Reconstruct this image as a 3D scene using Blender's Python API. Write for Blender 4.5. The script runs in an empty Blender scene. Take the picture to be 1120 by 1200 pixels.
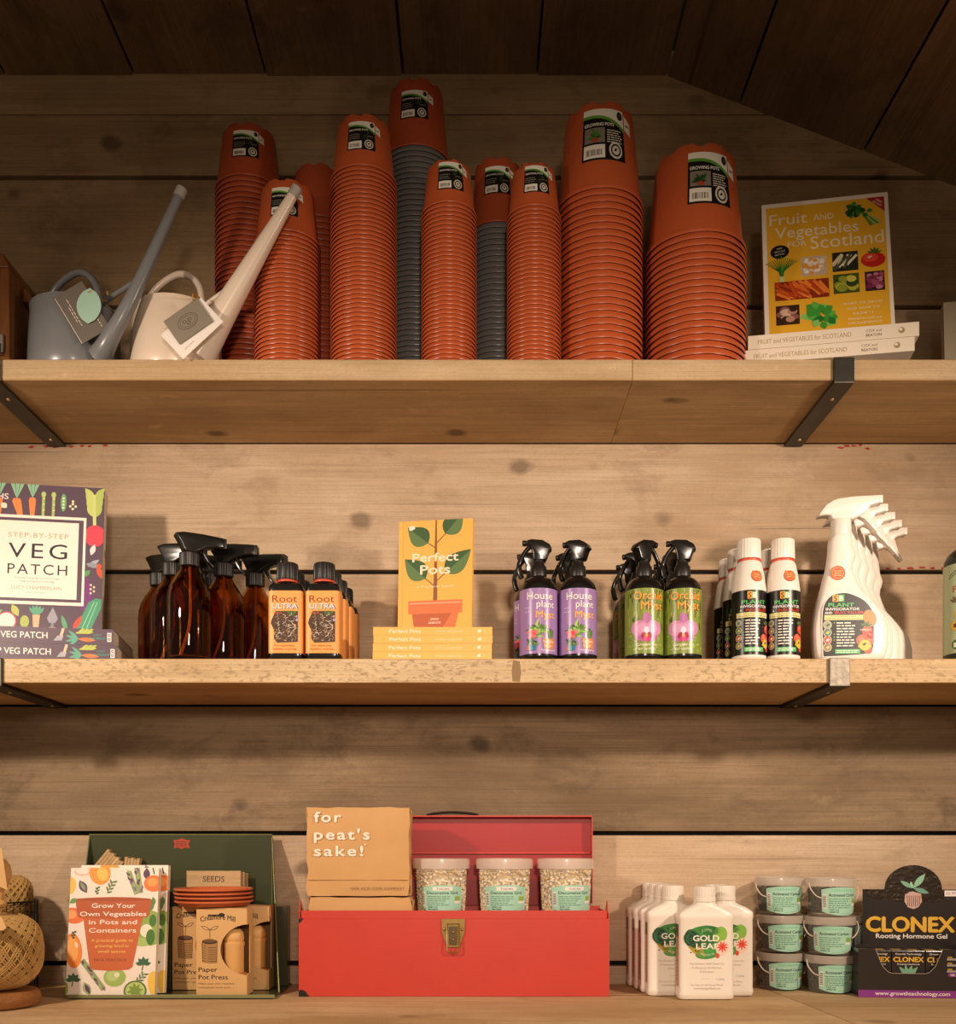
import bpy, bmesh, math, random
from mathutils import Vector, Matrix

random.seed(7)
SC = bpy.context.scene
C = SC.collection
PI = math.pi
def R(a): return math.radians(a)

# ------------------------------------------------------------------ camera
# pixel frame 1120x1200; the verticals are parallel, so the lens is level and shifted upward
F_PX, PX0, PY0 = 1168.0, 555.0, 988.0       # focal length and principal point in pixels
DW = 1.74                                    # camera to back wall
ZC = 0.2459                                  # camera above the counter
cam = bpy.data.cameras.new('camera'); cam_o = bpy.data.objects.new('camera', cam); C.objects.link(cam_o)
cam.sensor_fit = 'HORIZONTAL'; cam.sensor_width = 36.0
cam.lens = 36.0 * F_PX / 1120.0
cam.shift_x = (560 - PX0) / 1120.0
cam.shift_y = (PY0 - 600) / 1120.0
cam_o.location = (0, -DW, ZC); cam_o.rotation_euler = (PI / 2, 0, 0)
cam.clip_start = 0.05
SC.camera = cam_o
def sc_(Y): return F_PX / (DW + Y)
def X_(px, Y): return (px - PX0) / sc_(Y)
def Z_(py, Y): return ZC + (PY0 - py) / sc_(Y)

# ------------------------------------------------------------------ world, lamps, exposure
SC.view_settings.view_transform = 'Standard'
SC.view_settings.look = 'None'
SC.view_settings.gamma = 1.0
SC.view_settings.use_curve_mapping = False
SC.view_settings.exposure = 0.0
w = bpy.data.worlds.new('world'); SC.world = w; w.use_nodes = True
w.node_tree.nodes['Background'].inputs[0].default_value = (1.0, 0.76, 0.54, 1)
w.node_tree.nodes['Background'].inputs[1].default_value = 0.24
def spot(name, loc, target, power, size, blend, radius, col=(1.0, 0.80, 0.64)):
    l = bpy.data.lights.new(name, 'SPOT'); o = bpy.data.objects.new(name, l); C.objects.link(o)
    o.location = loc
    o.rotation_euler = (Vector(target) - Vector(loc)).to_track_quat('-Z', 'Y').to_euler()
    l.energy = power; l.spot_size = R(size); l.spot_blend = blend; l.shadow_soft_size = radius; l.color = col
    return o





spot('clip_spotlight', (-1.00, -1.05, 0.82), (-0.22, 0, 0.32), 47, 98, 1.0, 0.035)
spot('clip_spotlight', (1.02, -1.05, 0.78), (0.22, 0, 0.32), 48, 98, 1.0, 0.035)
spot('room_lamp', (0.15, -2.60, 0.70), (0.0, 0, 0.58), 96, 44, 1.0, 0.10)

# ------------------------------------------------------------------ helpers
def lin(c): return c / 12.92 if c <= 0.04045 else ((c + 0.055) / 1.055) ** 2.4
def hexc(h):
    h = h.lstrip('#'); return tuple(lin(int(h[i:i + 2], 16) / 255) for i in (0, 2, 4)) + (1.0,)
MATS = {}
def mat(name, col, rough=0.5, metal=0.0, spec=0.5, noise=0.0, nscale=30, bump=0.0, coat=0.0, trans=0.0, ior=1.45, alpha=1.0, sss=0):
    if name in MATS: return MATS[name]
    m = bpy.data.materials.new(name); m.use_nodes = True
    nt = m.node_tree; b = nt.nodes['Principled BSDF']
    c = hexc(col) if isinstance(col, str) else col
    b.inputs['Base Color'].default_value = c
    b.inputs['Roughness'].default_value = rough; b.inputs['Metallic'].default_value = metal
    b.inputs['Specular IOR Level'].default_value = spec
    b.inputs['Coat Weight'].default_value = coat; b.inputs['Coat Roughness'].default_value = 0.15
    b.inputs['Transmission Weight'].default_value = trans; b.inputs['IOR'].default_value = ior
    b.inputs['Alpha'].default_value = alpha
    if noise or bump:
        tc = nt.nodes.new('ShaderNodeTexCoord'); n = nt.nodes.new('ShaderNodeTexNoise')
        n.inputs['Scale'].default_value = nscale; n.inputs['Detail'].default_value = 6
        nt.links.new(tc.outputs['Object'], n.inputs['Vector'])
        if noise:
            mx = nt.nodes.new('ShaderNodeMixRGB'); mx.blend_type = 'MIX'
            mx.inputs[1].default_value = tuple(x * (1 - noise) for x in c[:3]) + (1,)
            mx.inputs[2].default_value = tuple(min(1, x * (1 + noise)) for x in c[:3]) + (1,)
            nt.links.new(n.outputs['Fac'], mx.inputs[0]); nt.links.new(mx.outputs[0], b.inputs['Base Color'])
        if bump:
            bp = nt.nodes.new('ShaderNodeBump'); bp.inputs['Strength'].default_value = bump; bp.inputs['Distance'].default_value = 0.002
            nt.links.new(n.outputs['Fac'], bp.inputs['Height']); nt.links.new(bp.outputs[0], b.inputs['Normal'])
    MATS[name] = m; return m
def ink(h, rough=0.45):
    return mat('ink_' + h.lstrip('#') + ('' if rough == 0.45 else '_%d' % int(rough * 100)), h, rough)

def wood(name, light, dark, axis=0, sx=1.0, knots=0.55, stain=0.5, bump=0.35, rough=0.75, speck=0.0, crack=0.5):
    """weathered board: grain along the given axis, knots, stains; every board gets its own random offset"""
    if name in MATS: return MATS[name]
    m = bpy.data.materials.new(name); m.use_nodes = True
    nt = m.node_tree; N = nt.nodes; L = nt.links; b = N['Principled BSDF']
    b.inputs['Roughness'].default_value = rough; b.inputs['Specular IOR Level'].default_value = 0.3
    tc = N.new('ShaderNodeTexCoord'); oi = N.new('ShaderNodeObjectInfo')
    mul = N.new('ShaderNodeMath'); mul.operation = 'MULTIPLY'; mul.inputs[1].default_value = 37.0
    L.new(oi.outputs['Random'], mul.inputs[0])
    add = N.new('ShaderNodeVectorMath'); add.operation = 'ADD'
    L.new(tc.outputs['Object'], add.inputs[0]); L.new(mul.outputs[0], add.inputs[1])
    def mapped(along, across):
        mp = N.new('ShaderNodeMapping'); s = [across] * 3; s[axis] = along
        mp.inputs['Scale'].default_value = s; L.new(add.outputs[0], mp.inputs['Vector']); return mp.outputs[0]
    def noise(vec, scale, detail=6, rgh=0.6, dist=0.0):
        n = N.new('ShaderNodeTexNoise'); n.inputs['Scale'].default_value = scale; n.inputs['Detail'].default_value = detail
        n.inputs['Roughness'].default_value = rgh; n.inputs['Distortion'].default_value = dist
        L.new(vec, n.inputs['Vector']); return n.outputs['Fac']
    def ramp(fac, p0, p1, c0=(0, 0, 0, 1), c1=(1, 1, 1, 1)):
        r = N.new('ShaderNodeValToRGB'); e = r.color_ramp.elements
        e[0].position = p0; e[1].position = p1; e[0].color = c0; e[1].color = c1; L.new(fac, r.inputs[0]); return r.outputs[0]
    def mix(fac, c1, c2, mode='MIX', f=None):
        x = N.new('ShaderNodeMixRGB'); x.blend_type = mode
        if fac is not None: L.new(fac, x.inputs[0])
        else: x.inputs[0].default_value = f
        for i, c in ((1, c1), (2, c2)):
            if isinstance(c, tuple): x.inputs[i].default_value = c
            else: L.new(c, x.inputs[i])
        return x.outputs[0]
    lo, hi = hexc(dark), hexc(light)
    def scaled(fac, k):
        n = N.new('ShaderNodeMath'); n.operation = 'MULTIPLY'; n.inputs[1].default_value = k; L.new(fac, n.inputs[0]); return n.outputs[0]
    def shade(c, k): return tuple(min(1, x * k) for x in c[:3]) + (1,)
    # broad uneven tone, fine grain lines, dusty speckle
    g1 = noise(mapped(1.6 * sx, 5.0), 1.6, 6, 0.62, 0.4)
    g2 = noise(mapped(3.5 * sx, 210), 1.6, 3, 0.6, 0.08)
    g3 = noise(mapped(230, 330), 1.0, 3, 0.7)
    g4 = noise(mapped(1.1 * sx, 46), 1.6, 4, 0.6, 0.35)
    col = mix(ramp(g1, 0.34, 0.68), lo, hi)
    col = mix(scaled(ramp(g4, 0.42, 0.72), 0.30), col, shade(lo, 0.70))
    col = mix(scaled(ramp(g2, 0.45, 0.72), 0.42), col, shade(lo, 0.62))
    col = mix(scaled(ramp(g3, 0.50, 0.75), 0.30), col, shade(lo, 0.60))
    # knots: a few cells only, with ragged edges
    wob = N.new('ShaderNodeTexNoise'); wob.inputs['Scale'].default_value = 30; L.new(add.outputs[0], wob.inputs['Vector'])
    wv = N.new('ShaderNodeVectorMath'); wv.operation = 'SCALE'; wv.inputs['Scale'].default_value = 0.16; L.new(wob.outputs['Color'], wv.inputs[0])
    ka = N.new('ShaderNodeVectorMath'); ka.operation = 'ADD'; L.new(mapped(7.0, 10.0), ka.inputs[0]); L.new(wv.outputs[0], ka.inputs[1])
    vo = N.new('ShaderNodeTexVoronoi'); vo.inputs['Scale'].default_value = 1.0; vo.inputs['Randomness'].default_value = 1.0
    L.new(ka.outputs[0], vo.inputs['Vector'])
    kn = ramp(vo.outputs['Distance'], 0.09, 0.18, (1, 1, 1, 1), (0, 0, 0, 1))
    sep = N.new('ShaderNodeSeparateColor'); L.new(vo.outputs['Color'], sep.inputs[0])
    gt = N.new('ShaderNodeMath'); gt.operation = 'GREATER_THAN'; gt.inputs[1].default_value = 0.5; L.new(sep.outputs[0], gt.inputs[0])
    km = N.new('ShaderNodeMath'); km.operation = 'MULTIPLY'; L.new(kn, km.inputs[0]); L.new(gt.outputs[0], km.inputs[1])
    col = mix(scaled(km.outputs[0], knots), col, shade(lo, 0.22))
    # smudged stains and pale scuffs
    st = ramp(noise(mapped(5.0, 7.5), 1.5, 7, 0.70, 0.3), 0.52, 0.66)
    col = mix(scaled(st, stain), col, shade(lo, 0.52))
    col = mix(scaled(ramp(noise(mapped(9.0, 14.0), 1.7, 5, 0.7), 0.62, 0.76), 0.30), col, shade(hi, 1.45))
    if crack:
        cr = ramp(noise(mapped(0.7, 60), 1.5, 2, 0.5, 0.15), 0.70, 0.74)
        cf = N.new('ShaderNodeMath'); cf.operation = 'MULTIPLY'; cf.inputs[1].default_value = crack; L.new(cr, cf.inputs[0])
        col = mix(cf.outputs[0], col, tuple(x * 0.25 for x in lo[:3]) + (1,))
    if speck:
        sp = ramp(noise(mapped(95, 210), 1.0, 4, 0.7), 0.53, 0.62)
        pf2 = N.new('ShaderNodeMath'); pf2.operation = 'MULTIPLY'; pf2.inputs[1].default_value = speck; L.new(sp, pf2.inputs[0])
        col = mix(pf2.outputs[0], col, tuple(x * 0.55 for x in lo[:3]) + (1,))
    # each board a touch lighter or darker
    hv = N.new('ShaderNodeHueSaturation'); mr = N.new('ShaderNodeMapRange')
    mr.inputs['To Min'].default_value = 0.86; mr.inputs['To Max'].default_value = 1.12
    L.new(oi.outputs['Random'], mr.inputs['Value']); L.new(mr.outputs[0], hv.inputs['Value']); L.new(col, hv.inputs['Color'])
    L.new(hv.outputs[0], b.inputs['Base Color'])
    bp = N.new('ShaderNodeBump'); bp.inputs['Strength'].default_value = bump; bp.inputs['Distance'].default_value = 0.0015
    L.new(g2, bp.inputs['Height']); L.new(bp.outputs[0], b.inputs['Normal'])
    MATS[name] = m; return m

def link(o, parent=None):
    C.objects.link(o)
    if parent is not None: o.parent = parent
    return o
def tag(o, label=None, cat=None, group=None, kind=None):
    if label: o['label'] = label
    if cat: o['category'] = cat
    if group: o['group'] = group
    if kind: o['kind'] = kind
    return o
def thing(name, label, cat, loc=(0, 0, 0), rot=(0, 0, 0), group=None, kind=None):
    o = bpy.data.objects.new(name, None); o.empty_display_size = 0.03
    link(o); o.location = loc; o.rotation_euler = rot
    return tag(o, label, cat, group, kind)
def kids(o): return KIDS.get(o.name, [])
KIDS = {}
def copy_tree(o, parent=None, loc=None, rot=None, label=None, group=None):
    c = o.copy(); C.objects.link(c)
    if parent is not None: c.parent = parent; KIDS.setdefault(parent.name, []).append(c)
    if loc is not None: c.location = loc
    if rot is not None: c.rotation_euler = rot
    if label: c['label'] = label
    if group: c['group'] = group
    for ch in list(KIDS.get(o.name, [])): copy_tree(ch, c)
    return c

class MB:
    """collects shapes into one mesh object"""
    def __init__(s): s.bm = bmesh.new()
    def _f(s, vs, mi=0):
        try: f = s.bm.faces.new(vs); f.material_index = mi; return f
        except ValueError: return None
    def box(s, x0, x1, y0, y1, z0, z1, mi=0, M=None):
        P = [(x, y, z) for z in (z0, z1) for y in (y0, y1) for x in (x0, x1)]
        if M is not None: P = [M @ Vector(p) for p in P]
        v = [s.bm.verts.new(p) for p in P]
        for f in ((0, 2, 3, 1), (4, 5, 7, 6), (0, 1, 5, 4), (2, 6, 7, 3), (0, 4, 6, 2), (1, 3, 7, 5)): s._f([v[i] for i in f], mi)
        return s
    def loft(s, rings, mi=0, cap0=True, cap1=True, closed=True):
        V = [[s.bm.verts.new(p) for p in r] for r in rings]; n = len(V[0])
        for a, b in zip(V, V[1:]):
            for i in range(n if closed else n - 1):
                j = (i + 1) % n; s._f([a[i], a[j], b[j], b[i]], mi)
        if cap0: s._f(V[0][::-1], mi)
        if cap1: s._f(V[-1], mi)
        return s
    def lathe(s, prof, seg=32, mi=0, c=(0, 0, 0), sx=1, sy=1, cap0=True, cap1=True, M=None):
        rings = []
        for r, z in prof:
            rg = [Vector((c[0] + sx * r * math.cos(2 * PI * i / seg), c[1] + sy * r * math.sin(2 * PI * i / seg), c[2] + z)) for i in range(seg)]
            if M is not None: rg = [M @ p for p in rg]
            rings.append(rg)
        return s.loft(rings, mi, cap0, cap1)
    def tube(s, pts, r, seg=8, mi=0, caps=True, flat=1.0, closed=False):
        pts = [Vector(p) for p in pts]; n = len(pts); rings = []
        rr = r if isinstance(r, (list, tuple)) else [r] * n
        up = None
        for i, p in enumerate(pts):
            if closed: t = (pts[(i + 1) % n] - pts[i - 1])
            else: t = (pts[min(i + 1, n - 1)] - pts[max(i - 1, 0)])
            t.normalize()
            if up is None: up = t.orthogonal().normalized()
            else:
                up = up - t * up.dot(t)
                up = up.normalized() if up.length > 1e-6 else t.orthogonal().normalized()
            sd = t.cross(up)
            rings.append([p + (up * math.cos(2 * PI * k / seg) + sd * math.sin(2 * PI * k / seg) * flat) * rr[i] for k in range(seg)])
        if closed: rings.append(rings[0]); return s.loft(rings, mi, False, False)
        return s.loft(rings, mi, caps, caps)
    def prism(s, pts, y0, y1, mi=0, M=None):
        """outline in the xz plane, extruded from y0 to y1"""
        a = [Vector((x, y0, z)) for x, z in pts]; b = [Vector((x, y1, z)) for x, z in pts]
        if M is not None: a = [M @ p for p in a]; b = [M @ p for p in b]
        return s.loft([a, b], mi)
    def sphere(s, c, r, u=12, v=8, mi=0, sz=1.0):
        return s.lathe([(max(1e-5, r * math.sin(PI * i / v)), -sz * r * math.cos(PI * i / v)) for i in range(v + 1)], u, mi, c)
    def build(s, name, mats, parent=None, smooth=40, bevel=0, label=None, bseg=2, loc=None, rot=None):
        bmesh.ops.recalc_face_normals(s.bm, faces=s.bm.faces[:])
        if bevel:
            es = [e for e in s.bm.edges if len(e.link_faces) == 2 and e.calc_face_angle(0) > R(30)]
            bmesh.ops.bevel(s.bm, geom=es, offset=bevel, segments=bseg, affect='EDGES', profile=0.5, clamp_overlap=True)
        me = bpy.data.meshes.new(name); s.bm.to_mesh(me); s.bm.free()
        for m in (mats if isinstance(mats, (list, tuple)) else [mats]): me.materials.append(m)
        if smooth:
            me.polygons.foreach_set('use_smooth', [True] * len(me.polygons))
            me.set_sharp_from_angle(angle=R(smooth))
        o = bpy.data.objects.new(name, me); link(o, parent)
        if parent is not None: KIDS.setdefault(parent.name, []).append(o)
        if label: o['label'] = label
        if loc: o.location = loc
        if rot: o.rotation_euler = rot
        return o
def ring(z, hw, hd, p=2.0, n=32, cx=0, cy=0):
    out = []
    for i in range(n):
        a = 2 * PI * (i + 0.5) / n; c, s_ = math.cos(a), math.sin(a)
        out.append((cx + hw * math.copysign(abs(c) ** (2 / p), c), cy + hd * math.copysign(abs(s_) ** (2 / p), s_), z))
    return out
def curve_pts(P, n=8):
    """Catmull-Rom through the points"""
    P = [Vector(p) for p in P]; out = []
    Q = [P[0] * 2 - P[1]] + P + [P[-1] * 2 - P[-2]]
    for i in range(1, len(Q) - 2):
        a, b, c, d = Q[i - 1:i + 3]
        for k in range(n):
            t = k / n
            out.append(0.5 * ((2 * b) + (c - a) * t + (2 * a - 5 * b + 4 * c - d) * t * t + (3 * b - a - 3 * c + d) * t ** 3))
    out.append(P[-1]); return out

# ------------------------------------------------------------------ flat print (lettering and pictures)
GLY = {}
def glyphs(txt, bold=0.0, spacing=1.0, res=3):
    key = (txt, bold, spacing)
    if key in GLY: return GLY[key]
    cu = bpy.data.curves.new('lettering', 'FONT'); cu.body = txt; cu.size = 1.0; cu.offset = bold
    cu.space_character = spacing; cu.resolution_u = res; cu.fill_mode = 'FRONT'
    o = bpy.data.objects.new('lettering', cu)
    me = o.to_mesh()
    V = [(v.co.x, v.co.y) for v in me.vertices]; Fs = [tuple(p.vertices) for p in me.polygons]
    o.to_mesh_clear(); bpy.data.objects.remove(o); bpy.data.curves.remove(cu)
    GLY[key] = (V, Fs); return GLY[key]
CAP = None
class Art:
    """layered flat print; overlapping pieces are stacked by a hair automatically"""
    EPS = 0.00006
    def __init__(s): s.items = []
    def _add(s, V, Fs, col):
        if not V: return s
        x = [p[0] for p in V]; y = [p[1] for p in V]; bb = (min(x), max(x), min(y), max(y))
        ly = 0
        for it in s.items:
            b = it[3]
            if b[0] < bb[1] and b[1] > bb[0] and b[2] < bb[3] and b[3] > bb[2]: ly = max(ly, it[4] + 1)
        s.items.append((V, Fs, col, bb, ly)); return s
    def poly(s, pts, col): return s._add(list(pts), [tuple(range(len(pts)))], col)
    def rect(s, x0, y0, x1, y1, col): return s.poly([(x0, y0), (x1, y0), (x1, y1), (x0, y1)], col)
    def rrect(s, x0, y0, x1, y1, r, col, n=5):
        pts = []
        for cx, cy, a0 in ((x1 - r, y0 + r, -90), (x1 - r, y1 - r, 0), (x0 + r, y1 - r, 90), (x0 + r, y0 + r, 180)):
            pts += [(cx + r * math.cos(R(a0 + 90 * k / n)), cy + r * math.sin(R(a0 + 90 * k / n))) for k in range(n + 1)]
        return s.poly(pts, col)
    def ell(s, cx, cy, rx, ry, col, rot=0, n=20, a0=0, a1=360):
        cr, sr = math.cos(R(rot)), math.sin(R(rot)); full = abs(a1 - a0) >= 360
        pts = []
        for i in range(n if full else n + 1):
            a = R(a0 + (a1 - a0) * i / n); x, y = rx * math.cos(a), ry * math.sin(a)
            pts.append((cx + x * cr - y * sr, cy + x * sr + y * cr))
        return s.poly(pts, col)
    def leaf(s, x, y, ln, wd, ang, col, n=7, tip=1.0):
        ca, sa = math.cos(R(ang)), math.sin(R(ang)); pts = []
        for i in range(n + 1):
            t = i / n; pts.append((t * ln, wd / 2 * math.sin(PI * t ** tip)))
        for i in range(n - 1, 0, -1):
            t = i / n; pts.append((t * ln, -wd / 2 * math.sin(PI * t ** tip)))
        return s.poly([(x + a * ca - b * sa, y + a * sa + b * ca) for a, b in pts], col)
    def line(s, pts, w, col):
        L, Rr = [], []
        for i, p in enumerate(pts):
            a = pts[max(0, i - 1)]; b = pts[min(len(pts) - 1, i + 1)]
            dx, dy = b[0] - a[0], b[1] - a[1]; l = math.hypot(dx, dy) or 1
            nx, ny = -dy / l * w / 2, dx / l * w / 2
            L.append((p[0] + nx, p[1] + ny)); Rr.append((p[0] - nx, p[1] - ny))
        n = len(pts)
        return s._add(L + Rr, [(n + i, n + i + 1, i + 1, i) for i in range(n - 1)], col)
    def text(s, t, x, y, h, col, al='C', bold=0.0, sp=1.0, w=None, rot=0, shear=0.0, arc=0.0):
        """h = cap height, y = baseline; w = width to squeeze or stretch to"""
        V, Fs = glyphs(t, 0.0, sp)
        if not V: return s
        k = h / 0.72
        x0 = min(v[0] for v in V); x1 = max(v[0] for v in V)
        kx = k if w is None else w / (x1 - x0)
        off = {'L': x0, 'C': (x0 + x1) / 2, 'R': x1}[al]
        cr, sr = math.cos(R(rot)), math.sin(R(rot)); out = []
        for vx, vy in V:
            px = (vx - off) * kx; py = vy * k
            px += shear * py
            if arc: py += arc * (1 - (2 * px / max(1e-6, (x1 - x0) * kx)) ** 2)
            out.append((x + px * cr - py * sr, y + px * sr + py * cr))
        s._add(out, Fs, col)
        if bold:   # heavier strokes: shifted copies a hair apart
            d = bold * 0.9 * k; it = s.items[-1]
            for q, (ox, oy) in enumerate(((-d, 0), (d, 0), (0, d * .8), (0, -d * .8))):
                s.items.insert(-1, ([(vx + ox * cr - oy * sr, vy + ox * sr + oy * cr) for vx, vy in out], Fs, col, it[3], it[4] - 0.2 - 0.15 * q))
        return s
    def bars(s, x0, x1, ys, h, col, rag=0.25):
        for i, y in enumerate(ys):
            xx = x0; e = x1 - (x1 - x0) * rag * random.random()
            while xx < e - h:
                l = min(e - xx, h * random.uniform(2.0, 6.0)); s.rect(xx, y, xx + l, y + h, col); xx += l + h * 0.8
        return s
    def barcode(s, x0, y0, x1, y1, col='#2a2622', n=14):
        st = (x1 - x0) / n
        for i in range(n):
            s.rect(x0 + i * st, y0, x0 + i * st + st * random.choice((0.3, 0.5, 0.65)), y1, col)
        return s
    def build(s, name, fmap, parent, step=None, rough=0.45, off=0.0002, clip=None):
        cols = []; bm = bmesh.new()
        for V, Fs, col, bb, ly in s.items:
            if col not in cols: cols.append(col)
            mi = cols.index(col); t = bmesh.new()
            vs = [t.verts.new((x, y, 0)) for x, y in V]
            for f in Fs:
                try: t.faces.new([vs[i] for i in f])
                except ValueError: pass
            if step:
                bmesh.ops.triangulate(t, faces=[f for f in t.faces if len(f.verts) > 4])
                x = (math.floor(bb[0] / step) + 1) * step
                while x < bb[1]:
                    bmesh.ops.bisect_plane(t, geom=t.verts[:] + t.edges[:] + t.faces[:], plane_co=(x, 0, 0), plane_no=(1, 0, 0)); x += step
            if clip:
                for co, no, lim in (((clip[0], 0, 0), (-1, 0, 0), bb[0] < clip[0]), ((clip[1], 0, 0), (1, 0, 0), bb[1] > clip[1]), ((0, clip[2], 0), (0, -1, 0), bb[2] < clip[2]), ((0, clip[3], 0), (0, 1, 0), bb[3] > clip[3])):
                    if lim: bmesh.ops.bisect_plane(t, geom=t.verts[:] + t.edges[:] + t.faces[:], plane_co=co, plane_no=no, clear_outer=True)
            mp = {}
            for v in t.verts: mp[v] = bm.verts.new(fmap(v.co.x, v.co.y, off + ly * s.EPS))
            for f in t.faces:
                try: g = bm.faces.new([mp[v] for v in f.verts]); g.material_index = mi
                except ValueError: pass
            t.free()
        me = bpy.data.meshes.new(name); bm.to_mesh(me); bm.free()
        for c in cols: me.materials.append(ink(c, rough))
        o = bpy.data.objects.new(name, me); link(o, parent)
        KIDS.setdefault(parent.name, []).append(o)
        return o
def front(y0=0.0, cx=0.0, z0=0.0): return lambda x, y, o: (cx + x, y0 - o, z0 + y)
def plane(org, right, up):
    org, r, u = Vector(org), Vector(right).normalized(), Vector(up).normalized(); n = r.cross(u)
    return lambda x, y, o: org + r * x + u * y + n * o
def cyl(rad, z0=0.0, r1=None, z1=1.0, sy=1.0):
    def f(x, y, o):
        rr = rad if r1 is None else rad + (r1 - rad) * (y / z1)
        a = x / rad; rr += o
        return (rr * math.sin(a), -rr * math.cos(a) * sy, z0 + y)
    return f

# ------------------------------------------------------------------ the setting
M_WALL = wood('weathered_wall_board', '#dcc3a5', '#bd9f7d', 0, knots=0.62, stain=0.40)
M_WALL2 = wood('grimy_shaded_wall_board', '#a38a6c', '#7d674d', 0, knots=0.7, stain=0.55)  # grime plus the shade below the middle shelf, both put into the tone
M_WALL3 = wood('dirty_shaded_wall_board', '#b2956f', '#8f7352', 0, knots=0.7, stain=0.5)  # aged dirt, with the dimness of the upper wall mixed into the colour
M_CEIL = wood('dark_ceiling_board', '#96795a', '#735a40', 1, stain=0.5)
M_SHELF = wood('scaffold_shelf_board', '#cfab7a', '#ad885a', 0, knots=0.75, stain=0.25)
M_EDGE = wood('sawn_lit_board_edge', '#d6bd98', '#b99c74', 0, knots=0.15, stain=0.10, speck=0.70, crack=0.1, bump=0.5)  # real sawn speckle; the paler tone paints in light on the front face
M_EDGE2 = wood('planed_lit_board_edge', '#d8be98', '#bb9d74', 0, knots=0.25, stain=0.12, speck=0.12, crack=0.4, bump=0.4)  # smooth grain; paler than the shelf wood, front light put into the colour
M_COUNT = wood('counter_board', '#d2b48a', '#b08c60', 0, knots=0.4, stain=0.25, crack=0.7)
M_DARK = mat('dark_gap', '#14100b', 0.95)
M_FLOOR = wood('floor_board', '#8a6b48', '#5c442b', 0)

def struct(name, mb, m, **k):
    o = mb.build(name, m, **k); o['kind'] = 'structure'; return o
wall = struct('wall_back', MB().box(-1.7, 1.7, 0.012, 0.05, -0.95, 1.75), M_DARK)
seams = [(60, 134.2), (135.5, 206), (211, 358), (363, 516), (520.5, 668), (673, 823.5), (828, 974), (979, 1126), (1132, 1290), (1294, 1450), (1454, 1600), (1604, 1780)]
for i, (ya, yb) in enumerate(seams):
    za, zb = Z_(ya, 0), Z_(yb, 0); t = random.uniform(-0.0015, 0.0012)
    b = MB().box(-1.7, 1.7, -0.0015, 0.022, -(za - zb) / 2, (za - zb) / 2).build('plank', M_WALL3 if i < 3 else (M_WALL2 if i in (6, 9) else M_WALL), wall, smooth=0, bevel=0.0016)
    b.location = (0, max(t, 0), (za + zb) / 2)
CZ = Z_(90, 0)
XS = X_(781, 0)
ceil = struct('ceiling', MB().box(-1.7, XS, -0.95, 0.03, CZ + 0.03, CZ + 0.05), M_DARK)
edges = [-1150, -990, -835, -680, -525, -370, -155, 7, 157, 312, 472, 629, 781]
for a, b_ in zip(edges, edges[1:]):
    xa, xb = X_(a, 0) + 0.002, X_(b_, 0) - 0.002; dz = random.uniform(0, 0.004)
    b = MB().box(-(xb - xa) / 2, (xb - xa) / 2, -0.47, 0.47, 0, 0.024).build('plank', M_CEIL, ceil, smooth=0, bevel=0.0015)
    b.location = ((xa + xb) / 2, -0.455, CZ + dz)
# the ceiling slopes down on the right
sl0 = Vector((XS, 0, CZ)); sl1 = Vector((X_(1120, 0), 0, Z_(220, 0))); sd = (sl1 - sl0).normalized(); ang = math.atan2(-sd.z, sd.x)
slope = struct('ceiling_slope', MB().box(0, 1.1, -0.95, 0.03, 0.03, 0.05), M_DARK, loc=tuple(sl0), rot=(0, ang, 0))
se = [0.0, (X_(866, 0) - XS) / sd.x, (X_(1011, 0) - XS) / sd.x, (X_(1172, 0) - XS) / sd.x, (X_(1345, 0) - XS) / sd.x, 1.1]
for a, b_ in zip(se, se[1:]):
    b = MB().box(-(b_ - a) / 2 + 0.002, (b_ - a) / 2 - 0.002, -0.47, 0.47, 0, 0.024).build('plank', M_CEIL, slope, smooth=0, bevel=0.0015)
    b.location = ((a + b_) / 2, -0.455, random.uniform(0, 0.003))
fl = struct('floor', MB().box(-2.6, 2.6, -3.4, 0.05, -1.0, -0.95), M_FLOOR)

# counter
cnt = thing('counter', 'wide worn wooden counter carrying the red toolbox and the green tin', 'counter', (0, 0, 0))
CT = -0.62
cj0, cj1 = X_(897, -0.07), X_(1030, -0.42)
MB().prism([(-1.65, CT), (cj1 - 0.001, CT), (cj0 - 0.001, -0.002), (-1.65, -0.002)], 0, 0.045, M=Matrix(((1, 0, 0, 0), (0, 0, 1, 0), (0, -1, 0, 0), (0, 0, 0, 1)))).build('board', M_COUNT, cnt, smooth=0, bevel=0.001)
MB().prism([(cj1 + 0.001, CT), (1.65, CT), (1.65, -0.002), (cj0 + 0.001, -0.002)], 0, 0.045, M=Matrix(((1, 0, 0, 0), (0, 0, 1, 0), (0, -1, 0, 0), (0, 0, 0, 1)))).build('board', M_COUNT, cnt, smooth=0, bevel=0.001)
MB().box(-1.6, 1.6, -0.58, -0.55, -0.95, -0.0455).build('front_panel', M_WALL, cnt, smooth=0, bevel=0.001)

# shelves
ZT, ZM = 0.974, 0.5235
SF = -0.24
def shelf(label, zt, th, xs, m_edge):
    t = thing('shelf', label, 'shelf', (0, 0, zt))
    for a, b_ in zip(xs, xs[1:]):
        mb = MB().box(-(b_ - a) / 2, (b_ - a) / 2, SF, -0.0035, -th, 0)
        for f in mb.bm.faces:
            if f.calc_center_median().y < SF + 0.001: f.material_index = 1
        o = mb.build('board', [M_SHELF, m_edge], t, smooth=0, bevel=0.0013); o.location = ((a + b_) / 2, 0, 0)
    return t
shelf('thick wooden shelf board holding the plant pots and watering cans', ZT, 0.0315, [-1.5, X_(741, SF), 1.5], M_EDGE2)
shelf('thick wooden shelf board holding the spray bottles', ZM, 0.0365, [-1.5, 1.5], M_EDGE)

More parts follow.
